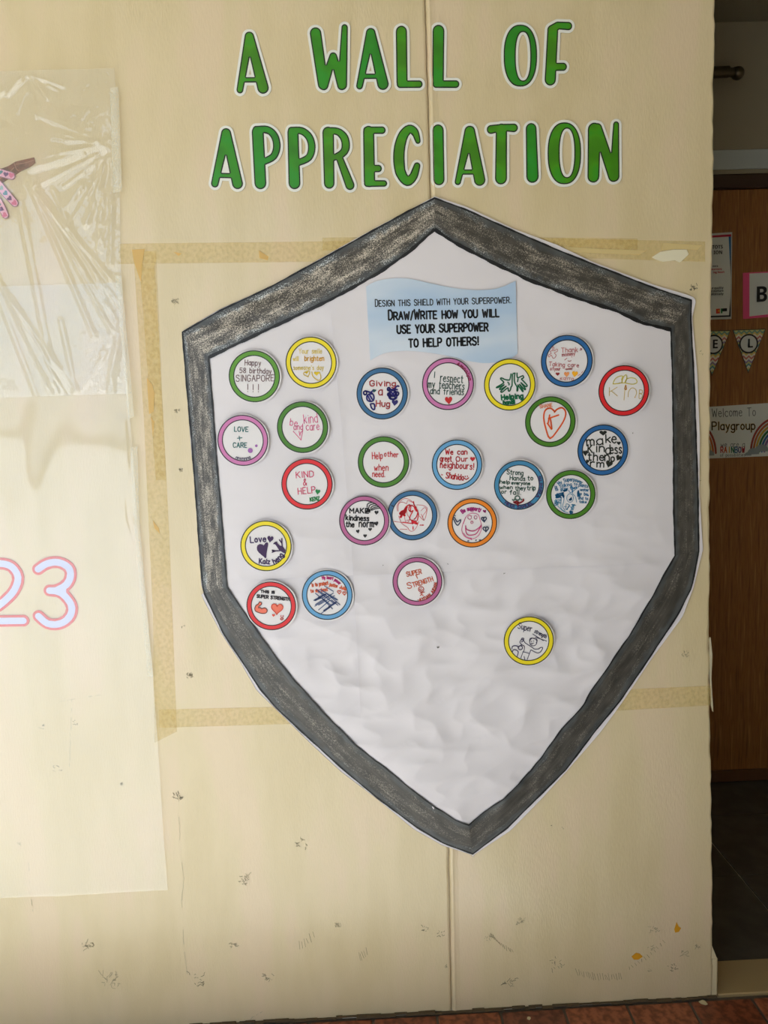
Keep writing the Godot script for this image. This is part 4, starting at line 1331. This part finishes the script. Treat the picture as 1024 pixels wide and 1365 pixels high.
	badge(549, 685.9, 32.8, STEEL, "round badge with steel blue border and a tangled red scribble", [
		["scribble", rgb(206, 60, 64), 0.6, [["l", [250, 430, 240, 330, 300, 240, 400, 190, 500, 230, 550, 280]], ["l", [265, 430, 270, 300, 340, 260, 420, 290, 440, 230, 540, 270]], ["l", [610, 310, 720, 320, 800, 360, 800, 430, 750, 600, 660, 520]], ["l", [270, 520, 330, 660, 430, 730, 480, 800, 540, 800, 600, 740, 650, 620]], ["p", [180, 625, 460, 660]], ["p", [290, 770, 430, 770]], ["l", [690, 420, 760, 360, 790, 420, 720, 520, 740, 590, 690, 480]], ["l", [380, 540, 400, 620, 430, 650, 480, 590]], ["l", [425, 320, 430, 480, 480, 580, 420, 600]]]],
		["scribble", rgb(214, 30, 44), 1.4, [["l", [430, 330, 480, 310, 460, 400, 500, 440, 540, 420, 480, 540, 490, 590, 540, 600]], ["l", [480, 330, 520, 320, 560, 350, 600, 390, 630, 440, 600, 540, 560, 580]], ["l", [500, 330, 490, 420]], ["l", [550, 250, 560, 310, 600, 360]], ["p", [345, 640, 520, 660]], ["l", [570, 380, 620, 420, 640, 500, 620, 600]], ["p", [540, 720, 540, 770]], ["p", [672, 690, 684, 690]], ["p", [705, 690, 735, 690]], ["s", 560, 640, 50, 30, 8]]],
		["scribble", rgb(220, 16, 36), 3.2, [["l", [300, 480, 330, 440, 380, 420, 420, 350]], ["l", [300, 470, 350, 480, 390, 450, 400, 380]], ["p", [330, 500, 310, 540]], ["p", [360, 480, 380, 510]], ["p", [530, 630, 610, 660]], ["p", [580, 370, 610, 420]]]],
		["pen_tick", rgb(20, 24, 40), 1.2, [["p", [140, 325, 180, 345]]]]])
	own(592, 660)
	badge(628.2, 695.8, 32.4, ORANGE, "round badge with orange border and pink smiling egg-shaped face", [
		["handwriting", rgb(196, 52, 140), 1.5, [["r", "Be supporti", 515, 560, 325, 232, 298, 70], ["s", 745, 300, 26, 28, 7]]],
		["drawing", rgb(220, 110, 150), 0.9, [["l", [520, 325, 430, 360, 370, 450, 330, 560, 320, 650, 350, 740, 420, 790, 500, 810, 590, 780, 660, 700, 690, 580, 660, 450, 620, 350, 520, 325]], ["l", [350, 700, 400, 770, 500, 800]], ["l", [390, 400, 350, 520]], ["c", 465, 405, 34, 36], ["c", 577, 405, 28, 32], ["c", 508, 498, 22, 22], ["l", [480, 380, 500, 375]]]],
		["drawing", rgb(206, 50, 120), 1.3, [["l", [390, 560, 400, 620, 470, 655, 560, 655, 640, 600, 685, 545]], ["l", [390, 600, 400, 690, 440, 735, 520, 735, 600, 700, 680, 560]], ["p", [490, 795, 500, 820]]]],
		["drawing", rgb(54, 64, 96), 1.4, [["l", [155, 410, 185, 410, 230, 490, 290, 450, 295, 480, 250, 550, 210, 530, 160, 430]], ["o", 734, 445, 92, 92, -4], ["o", 768, 630, 104, 92, -4], ["p", [190, 370, 195, 376]], ["p", [720, 430, 745, 480]], ["p", [765, 610, 770, 660]], ["p", [430, 845, 450, 845]], ["p", [575, 833, 595, 830]], ["p", [645, 830, 670, 828]]]]])
	own(717, 446)
	badge(752.8, 482.2, 33.4, BLUE, "round badge with blue border, faint red thank-you writing and a row of three small hearts", [
		["handwriting", rgb(196, 112, 112), 0.9, [["t", "Thank", 560, 305, 300, 84, -2], ["t", "mommy", 540, 385, 240, 60, -6], ["t", "Taking", 325, 575, 290, 76, 4], ["t", "care", 630, 590, 200, 70, 4], ["t", "of", 235, 655, 70, 60, 0], ["t", "your", 335, 660, 110, 56, 0], ["p", [470, 495, 510, 460]], ["l", [530, 510, 560, 520, 590, 505]], ["p", [595, 435, 605, 440]]]],
		["drawing", rgb(200, 120, 116), 0.8, [["l", [245, 320, 240, 250, 270, 260, 270, 320, 330, 290, 335, 330, 280, 360, 310, 400, 290, 450, 250, 460, 220, 400, 180, 440, 170, 400, 220, 370, 200, 330, 245, 320]], ["t", "KIZITO", 510, 850, 250, 40, 2], ["p", [715, 790, 760, 760]], ["p", [780, 740, 800, 710]], ["s", 545, 665, 70, 20, 9], ["s", 765, 290, 26, 26, 6]]],
		["drawing", rgb(150, 26, 24), 1.0, [["h", 338, 762, 76, 64]]],
		["drawing", rgb(236, 150, 86), 1.0, [["h", 505, 770, 100, 104]]],
		["drawing", rgb(244, 172, 14), 1.0, [["h", 655, 765, 112, 118, 8]]]])
	fr = E
	badge(731.3, 562.3, 32.8, DGREEN, "round badge with green border and large orange outlined heart holding the letter K", [
		["drawing", rgb(238, 92, 22), 2.0, [["l", [478, 485, 455, 468, 428, 480, 420, 520, 432, 580, 455, 632, 500, 580, 530, 530, 538, 490, 520, 466, 492, 474, 478, 490]], ["p", [452, 505, 444, 548]], ["p", [500, 505, 446, 524]], ["l", [456, 524, 460, 550, 464, 580]], ["p", [440, 550, 462, 582]]]],
		["handwriting", rgb(236, 130, 80), 0.9, [["t", "SHANE", 432, 455, 68, 18, -8]]]])
	own(792, 485)
	badge(828, 521.3, 32.6, RED, "round badge with red border, faint word KIND and yellow outlined petals", [
		["handwriting", rgb(206, 176, 96), 0.9, [["t", "K", 320, 535, 150, 160, 0], ["p", [535, 440, 515, 690]], ["l", [590, 630, 600, 530, 660, 465, 725, 490, 745, 560, 715, 640]], ["l", [800, 500, 850, 510, 850, 560, 800, 570, 850, 590, 840, 650, 790, 655, 800, 500]]]],
		["drawing", rgb(212, 196, 40), 1.0, [["l", [310, 390, 340, 310, 400, 255, 490, 240, 470, 300, 470, 370, 310, 390]], ["l", [470, 370, 500, 270, 550, 215, 565, 290, 530, 370]], ["l", [530, 370, 560, 300, 640, 275, 720, 290, 755, 350, 710, 390, 620, 390, 530, 370, 420, 375]]]],
		["drawing", rgb(214, 150, 50), 1.2, [["l", [545, 410, 525, 480, 560, 490, 545, 410]], ["d", 715, 640, 10]]]])
	own(765, 563)
	badge(800.7, 599.7, 33, BLUE, "round badge with blue border and big black words make kindess ringed by black hearts", [
		["handwriting", rgb(36, 40, 30), 1.7, [["t", "ma", 350, 345, 300, 170, -4], ["t", "k", 610, 305, 90, 150, 0], ["t", "e", 715, 300, 85, 180, 0], ["t", "K", 272, 500, 80, 150, 0], ["t", "in", 455, 480, 160, 150, 0], ["t", "d", 600, 505, 85, 180, 0], ["t", "ess", 750, 500, 210, 170, -2], ["t", "the", 378, 645, 290, 150, 2], ["t", "n", 585, 640, 85, 160, 0], ["t", "o", 690, 670, 70, 130, 0], ["t", "rm", 400, 770, 250, 130, 2]]],
		["drawing", rgb(22, 26, 18), 1.0, [["h", 512, 205, 140, 96], ["h", 805, 396, 74, 72], ["h", 180, 585, 84, 116, -6], ["h", 795, 672, 106, 116, 28], ["h", 218, 740, 62, 84, 18], ["h", 620, 788, 130, 136, 16]]]])
	own(654, 610)
	badge(689.7, 645.7, 32.4, rgb(60, 132, 172), "round badge with teal blue border and dark green note about strong hands", [
		["handwriting", rgb(34, 78, 62), 1.1, [["t", "Strong", 435, 270, 300, 84, 4], ["t", "Hands", 480, 378, 280, 84, 3], ["t", "to", 718, 375, 96, 84, 0], ["t", "help", 245, 450, 180, 64, 4], ["t", "everyone", 540, 470, 340, 60, 2], ["t", "when", 268, 550, 230, 64, 0], ["t", "they", 535, 565, 190, 74, 0], ["t", "trip", 735, 560, 150, 80, 0], ["t", "or", 228, 632, 96, 70, 0], ["t", "fall.", 440, 645, 200, 80, 0]]],
		["drawing", rgb(60, 110, 90), 1.6, [["c", 478, 750, 44, 40], ["l", [385, 780, 410, 795, 430, 770]], ["p", [540, 770, 560, 785]]]],
		["drawing", rgb(166, 34, 40), 2.2, [["l", [410, 825, 440, 845, 485, 850, 540, 835, 590, 800, 585, 775]], ["p", [480, 850, 485, 880]], ["l", [420, 830, 460, 815, 500, 830]]]],
		["handwriting", rgb(66, 52, 104), 1.2, [["r", "SUMIRA", 505, 510, 408, -24, 34, 50], ["r", "HEIDI SAMUEL", 505, 510, 408, 128, 52, 50]]]])
	own(722, 622)
	badge(758.2, 658.3, 32, DGREEN, "round badge with green border crowded with tiny blue writing and blue scribbled plants", [
		["handwriting", rgb(50, 120, 160), 0.9, [["r", "My Superpower", 515, 600, 370, 230, 305, 66], ["t", "is talking", 370, 345, 320, 60, -10], ["t", "to", 605, 315, 60, 50, 6], ["t", "plants", 750, 345, 170, 60, 10], ["t", "to grow their", 430, 400, 420, 50, -6], ["t", "water", 770, 425, 160, 50, 4], ["t", "to be", 740, 500, 170, 56, 4], ["t", "and to", 745, 585, 180, 50, 4], ["t", "take", 740, 650, 130, 46, 4]]],
		["scribble", rgb(70, 140, 176), 0.8, [["s", 270, 660, 70, 60, 14], ["l", [390, 540, 380, 650, 360, 740, 410, 810]], ["l", [335, 560, 330, 700, 340, 790, 400, 830]], ["l", [230, 690, 300, 760, 380, 830, 460, 860]], ["c", 500, 580, 62, 80], ["l", [540, 490, 600, 560, 620, 660]], ["l", [470, 430, 510, 480, 600, 420, 640, 390]], ["s", 440, 740, 70, 60, 10], ["s", 570, 760, 70, 70, 12]]],
		["scribble", rgb(20, 110, 160), 1.6, [["s", 310, 530, 80, 50, 18], ["s", 400, 440, 50, 24, 8], ["s", 500, 590, 26, 30, 7], ["s", 660, 500, 26, 60, 8], ["s", 520, 850, 28, 26, 6], ["d", 835, 530, 16], ["p", [530, 360, 545, 470]]]]])
	own(519, 736)
	badge(555.6, 772.8, 32.4, MAUVE, "round badge with mauve border and orange-red words SUPER STRENGTH above a small face", [
		["handwriting", rgb(206, 92, 54), 1.2, [["t", "SUPER", 455, 362, 280, 84, -12], ["p", [490, 400, 525, 465]], ["t", "S", 370, 600, 80, 110, -10], ["t", "TRENGTH", 620, 530, 390, 84, -18]]],
		["drawing", rgb(210, 80, 50), 1.1, [["c", 590, 665, 50, 50], ["l", [560, 660, 590, 690, 620, 670]], ["p", [590, 640, 590, 650]], ["l", [600, 715, 600, 760, 575, 785]], ["p", [600, 760, 630, 785]], ["p", [570, 740, 650, 720]]]],
		["handwriting", rgb(190, 66, 44), 1.1, [["r", "-AYDAN AIDAN", 515, 520, 345, 88, 4, 52]]]])
	own(666, 815)
	badge(702.4, 851, 32.5, YELLOW, "round badge with yellow border and navy line drawing of a boy with raised arms", [
		["handwriting", rgb(58, 54, 80), 1.0, [["t", "Super", 450, 255, 260, 110, 14], ["t", "strength", 740, 375, 240, 66, 26], ["p", [590, 380, 790, 505]], ["p", [640, 440, 850, 510]]]],
		["drawing", rgb(62, 56, 88), 1.0, [["c", 600, 530, 68, 72], ["l", [530, 520, 540, 470, 580, 455, 620, 470, 660, 470, 675, 510, 655, 545]], ["l", [450, 550, 490, 575, 540, 605, 580, 630, 620, 660, 700, 660, 730, 635, 775, 635, 760, 680, 720, 725, 660, 730, 560, 680]], ["l", [450, 550, 420, 500, 425, 465, 390, 460, 370, 500, 350, 540, 400, 590, 435, 610, 430, 680, 410, 720, 370, 830]], ["p", [410, 715, 530, 745]], ["p", [555, 680, 530, 745, 480, 880]], ["p", [430, 800, 440, 850, 460, 880]], ["p", [560, 515, 570, 520]], ["p", [600, 510, 610, 512]], ["l", [560, 555, 580, 565, 605, 548]]]],
		["drawing", rgb(84, 74, 110), 1.3, [["l", [200, 660, 220, 610, 290, 605, 320, 630]], ["c", 360, 640, 40, 36], ["l", [210, 720, 230, 680, 280, 680, 320, 720, 300, 800]], ["l", [320, 640, 350, 600, 390, 590]], ["l", [380, 490, 405, 480, 410, 510, 380, 530]]]]])

# ---------------------------------------------------------------- display under the plastic at the side
func seg_ridge(p: Vector2, a: Vector2, b: Vector2, w: float) -> float:
	var q := Geometry2D.get_closest_point_to_segment(p, a, b)
	var d := p.distance_to(q) / w
	return exp(-d * d) if d < 3.0 else 0.0
func build_side_display() -> void:
	# digits cut from pale paper with red outline
	fr = [0.0, 660.0, 3.938]
	var red := paint(rgb(222, 74, 76), 0.5)
	var pale := paint(rgb(206, 210, 240), 0.55)
	var three := smooth_line(PackedVector2Array([Vector2(202, 388), Vector2(250, 358), Vector2(310, 352), Vector2(362, 380), Vector2(372, 425), Vector2(350, 470), Vector2(300, 498)]), 3)
	var low := smooth_line(PackedVector2Array([Vector2(262, 500), Vector2(310, 506), Vector2(352, 538), Vector2(380, 590), Vector2(362, 645), Vector2(310, 676), Vector2(250, 672), Vector2(204, 634)]), 3)
	var two := smooth_line(PackedVector2Array([Vector2(-100, 410), Vector2(-60, 372), Vector2(0, 358), Vector2(62, 374), Vector2(97, 430), Vector2(76, 500), Vector2(20, 560), Vector2(-50, 610), Vector2(-100, 660)]), 3)
	var num := 0
	for d in [[three, low, "pale lilac paper numeral three with red outline and open curls under plastic"], [two, PackedVector2Array([Vector2(-100, 662), Vector2(-20, 660), Vector2(124, 658)]), "pale lilac paper numeral two with red outline and flat foot under plastic"]]:
		var polys := []
		for l in [d[0], d[1]]:
			var ch := []
			for p in l:
				ch.append([p.x, p.y, 31])
			polys.append_array(capsule_chain(ch))
		var u := union(polys)
		cutout("paper_digit", d[2], "digit", u, 0.0006, 0.0005, 0.0052, pale, red, red, 0.0, "outlined digits under the plastic", ["paper_edge", "red_outline", "pale_face"])
	# brown paper branch
	fr = [0.0, 80.0, 4.655]
	var poly := PackedVector2Array()
	for p in [[-200, 800], [-120, 740], [0, 680], [55, 660], [100, 632], [160, 618], [214, 606], [222, 640], [190, 664], [130, 692], [70, 730], [0, 772], [-100, 840], [-200, 900]]:
		poly.append(zw(p[0], p[1]))
	var c := poly[0]
	var br := thing("paper_branch", "brown crumpled paper branch under the clear plastic", "decoration", Vector3(c.x, c.y, 0.0006))
	for i in poly.size():
		poly[i] -= c
	var g := Shape.new()
	g.slab(poly, 0.0, 0.0016)
	var brown := StandardMaterial3D.new()
	brown.albedo_texture = noise_tex(noise(FastNoiseLite.TYPE_SIMPLEX, 0.02, 4, 70), [[0.2, rgb(96, 48, 30)], [0.8, rgb(136, 78, 54)]], 256, 256)
	brown.uv1_scale = Vector3(8, 8, 1)
	brown.roughness = 0.7
	part(g, "branch_paper", brown, br)
	g = Shape.new()
	for l in [[0, 740, 60, 700, 90, 670], [90, 640, 105, 680, 120, 690], [100, 650, 160, 640, 210, 625]]:
		var q := PackedVector2Array()
		for i in range(0, l.size(), 2):
			q.append(zw(l[i], l[i + 1]) - c)
		g.line(q, 0.0016, 0.0019)
	part(g, "crease_lines", paint(rgb(166, 112, 88), 0.6), br)
	# pink hand cutout, its fingers printed with hearts
	var polys := []
	for f in [[[-170, 730, 40], [-40, 690, 27], [76, 722, 24]], [[-170, 760, 40], [-40, 750, 27], [40, 830, 26], [96, 890, 24]], [[-180, 800, 40], [-60, 820, 27], [0, 890, 25], [38, 965, 22]], [[-220, 820, 40], [-120, 900, 26], [-90, 1010, 22]], [[-260, 760, 40], [-200, 640, 26], [-150, 570, 24]], [[-250, 780, 70], [-170, 770, 66]]]:
		polys.append_array(capsule_chain(f))
	var hand_at := zw(-180, 780)
	var u := union(polys)
	var pink := paint(rgb(238, 178, 200), 0.6)
	var hand := cutout("paper_hand", "pink paper hand cutout printed with small hearts under the clear plastic", "decoration", u, 0.0026, 0.0002, 0.0011, pink, paint(rgb(96, 66, 80), 0.6), pink, 0.0, "", ["paper_edge", "dark_outline", "pink_face"])
	var off := Vector2(hand.position.x, hand.position.y)
	var to := func(a: float, b: float) -> Vector2: return zw(a, b) - off
	for h in [[76, 722, 36, 100, rgb(224, 110, 150)], [42, 716, 32, 100, rgb(112, 66, 120)], [8, 702, 30, 100, rgb(70, 130, 140)], [98, 892, 36, 40, rgb(224, 110, 150)], [68, 864, 32, 40, rgb(112, 66, 120)], [42, 832, 32, 40, rgb(70, 130, 140)], [16, 800, 30, 40, rgb(150, 180, 170)], [38, 966, 34, 20, rgb(224, 110, 150)], [18, 930, 30, 20, rgb(112, 66, 120)], [2, 900, 28, 20, rgb(70, 130, 140)]]:
		g = Shape.new()
		g.flat(heart_shape(h[0], h[1], h[2], h[2], to, h[3] - 90.0), 0.0021)
		part(g, "printed_heart", paint(h[4], 0.6), hand)
	# clear plastic in two overlapping sheets
	var film := StandardMaterial3D.new()
	film.transparency = BaseMaterial3D.TRANSPARENCY_ALPHA
	film.albedo_color = Color(0.96, 0.97, 0.94, 0.05)
	film.roughness = 0.07
	var edge := PackedVector2Array([W(155, 96), W(158, 150), W(161, 220), W(163, 350), W(166, 430), W(172, 530), W(178, 600), W(186, 720), W(195, 800), W(204, 890), W(212, 1000), W(219, 1110), W(225, 1192)])
	var folds := [[42, 246, 128, 448, 4, 0.0042], [52, 250, 152, 442, 5, 0.0046], [74, 256, 158, 430, 4, 0.003], [30, 270, 78, 522, 6, 0.004], [0, 372, 72, 512, 5, 0.004], [0, 392, 52, 528, 4, 0.003], [84, 428, 104, 520, 4, 0.003], [150, 192, 46, 226, 5, 0.0045], [150, 200, 52, 250, 4, 0.0036], [150, 188, 60, 212, 3, 0.002], [150, 206, 118, 300, 5, 0.0036], [152, 214, 150, 352, 4, 0.004], [140, 260, 134, 320, 5, 0.003], [46, 104, 86, 118, 3, 0.0025], [44, 104, 66, 132, 3, 0.0025], [38, 104, 14, 128, 4, 0.003], [30, 108, 0, 130, 4, 0.003], [150, 140, 132, 190, 6, 0.003], [110, 250, 92, 276, 6, 0.003], [160, 445, 150, 520, 6, 0.004]]
	for fan in [[152, 196, 155.0, 205.0, 9, 40, 110, 2.4], [151, 206, 205.0, 255.0, 6, 50, 130, 3.0], [44, 248, 296.0, 312.0, 12, 130, 230, 2.4], [44, 106, 190.0, 345.0, 10, 20, 55, 2.0], [164, 440, 200.0, 262.0, 7, 30, 90, 2.6], [2, 376, 296.0, 308.0, 6, 120, 190, 2.6]]:
		for k in fan[4]:
			var an := -deg_to_rad(rng.randf_range(fan[2], fan[3]))
			var from := Vector2(fan[0], fan[1]) + Vector2.from_angle(an) * rng.randf_range(4, 40)
			var till := Vector2(fan[0], fan[1]) + Vector2.from_angle(an) * rng.randf_range(fan[5], fan[6])
			folds.append([from.x, from.y, till.x, till.y, fan[7] * rng.randf_range(0.7, 1.5), rng.randf_range(0.0008, 0.0022)])
	for k in 22:
		var from := Vector2(rng.randf_range(118, 158), rng.randf_range(120, 350))
		var till := from + Vector2(rng.randf_range(-12, 12), rng.randf_range(8, 34))
		folds.append([from.x, from.y, till.x, till.y, rng.randf_range(1.8, 3.5), rng.randf_range(0.0008, 0.002)])
	var creases := noise(FastNoiseLite.TYPE_SIMPLEX, 0.06, 3, 55)
	var broad := noise(FastNoiseLite.TYPE_SIMPLEX_SMOOTH, 0.012, 2, 56)
	for s in [["crumpled clear plastic sheet taped over the upper part of the side display", 96, 528, true], ["smooth clear plastic sheet hanging over the red outlined digits", 380, 1192, false]]:
		var y1 := W(80, s[1]).y
		var y0 := W(80, s[2]).y
		var x_left := -0.98
		var o := thing("plastic_sheet", s[0], "plastic sheet", Vector3(-0.6, y0, 0.0))
		var st := SurfaceTool.new()
		st.begin(Mesh.PRIMITIVE_TRIANGLES)
		var grid := PackedVector3Array()
		var R := 330 if s[3] else 260
		var C := 290 if s[3] else 130
		for i in R + 1:
			var y := lerpf(y1, y0, float(i) / R)
			var b := x_at(edge, y)
			for k in C + 1:
				var p := Vector2(lerpf(x_left, b, float(k) / C), y)
				var v := cam_basis.inverse() * (Vector3(p.x, p.y, 0) - EYE)
				var px := Vector2(512.0 - v.x / v.z * F, 682.5 + v.y / v.z * F)
				var z := 0.0115 if s[3] else 0.0055
				if s[3]:
					for f in folds:
						var reach: float = f[4] * 3.0
						if px.x < minf(f[0], f[2]) - reach or px.x > maxf(f[0], f[2]) + reach or px.y < minf(f[1], f[3]) - reach or px.y > maxf(f[1], f[3]) + reach:
							continue
						z += f[5] * seg_ridge(px, Vector2(f[0], f[1]), Vector2(f[2], f[3]), f[4])
					var right := clampf((px.x - 60.0) / 90.0, 0.15, 1.0)
					z += 0.0009 * creases.get_noise_2d(px.x * 1.3, px.y * 0.9) * right + 0.0016 * broad.get_noise_2d(px.x, px.y)
				else:
					z += 0.0038 * broad.get_noise_2d(px.x * 0.9, px.y * 0.35 + 300.0)
					for f in [[190, 1150, 215, 1090, 5, 0.002], [180, 1160, 218, 1110, 5, 0.002], [196, 1185, 222, 1130, 4, 0.002], [178, 700, 186, 735, 7, 0.0025], [100, 1000, 190, 1050, 14, 0.002], [120, 1110, 200, 1060, 12, 0.002], [165, 560, 174, 690, 6, 0.0025]]:
						z += f[5] * seg_ridge(px, Vector2(f[0], f[1]), Vector2(f[2], f[3]), f[4])
				grid.append(Vector3(p.x + 0.6, p.y - y0, z))
		for v in grid:
			st.add_vertex(v)
		for v in grid:
			st.add_vertex(v - Vector3(0, 0, 0.0003))
		for i in R:
			for k in C:
				var n := i * (C + 1) + k
				for v in [n, n + 1, n + C + 2, n, n + C + 2, n + C + 1]:
					st.add_index(v)
				n += grid.size()
				for v in [n, n + C + 2, n + 1, n, n + C + 1, n + C + 2]:
					st.add_index(v)
		st.generate_normals()
		var mi := MeshInstance3D.new()
		mi.name = "film"
		mi.mesh = st.commit()
		mi.material_override = film
		o.add_child(mi, true)
	# strips of clear tape along the edge of the plastic
	var tape := StandardMaterial3D.new()
	tape.transparency = BaseMaterial3D.TRANSPARENCY_ALPHA
	tape.albedo_texture = noise_tex(noise(FastNoiseLite.TYPE_SIMPLEX, 0.12, 3, 88), [[0.3, Color(0.92, 0.9, 0.8, 0.1)], [0.6, Color(0.95, 0.94, 0.88, 0.35)], [0.9, Color(0.98, 0.98, 0.94, 0.7)]], 256, 256)
	tape.uv1_scale = Vector3(10, 10, 1)
	tape.roughness = 0.3
	var names := ["short strip of clear tape beside the crumpled plastic, highest of the strips", "long strip of clear tape at the overlap of the two plastic sheets", "long strip of clear tape beside the smooth plastic, lowest of the strips"]
	var strips := [[150, 122, 161, 120, 166, 258, 154, 260], [157, 369, 165, 369, 182, 556, 174, 558], [176, 596, 185, 595, 188, 700, 197, 800, 206, 900, 199, 900, 190, 800, 181, 700]]
	for k in 3:
		var q := pts(strips[k])
		var at := q[0]
		var o := thing("tape_strip", names[k], "tape", Vector3(at.x, at.y, 0.0175 if k < 2 else 0.0115))
		for i in q.size():
			q[i] -= at
		g = Shape.new()
		g.slab(q, -0.0006, 0.0)
		part(g, "clear_tape", tape, o)
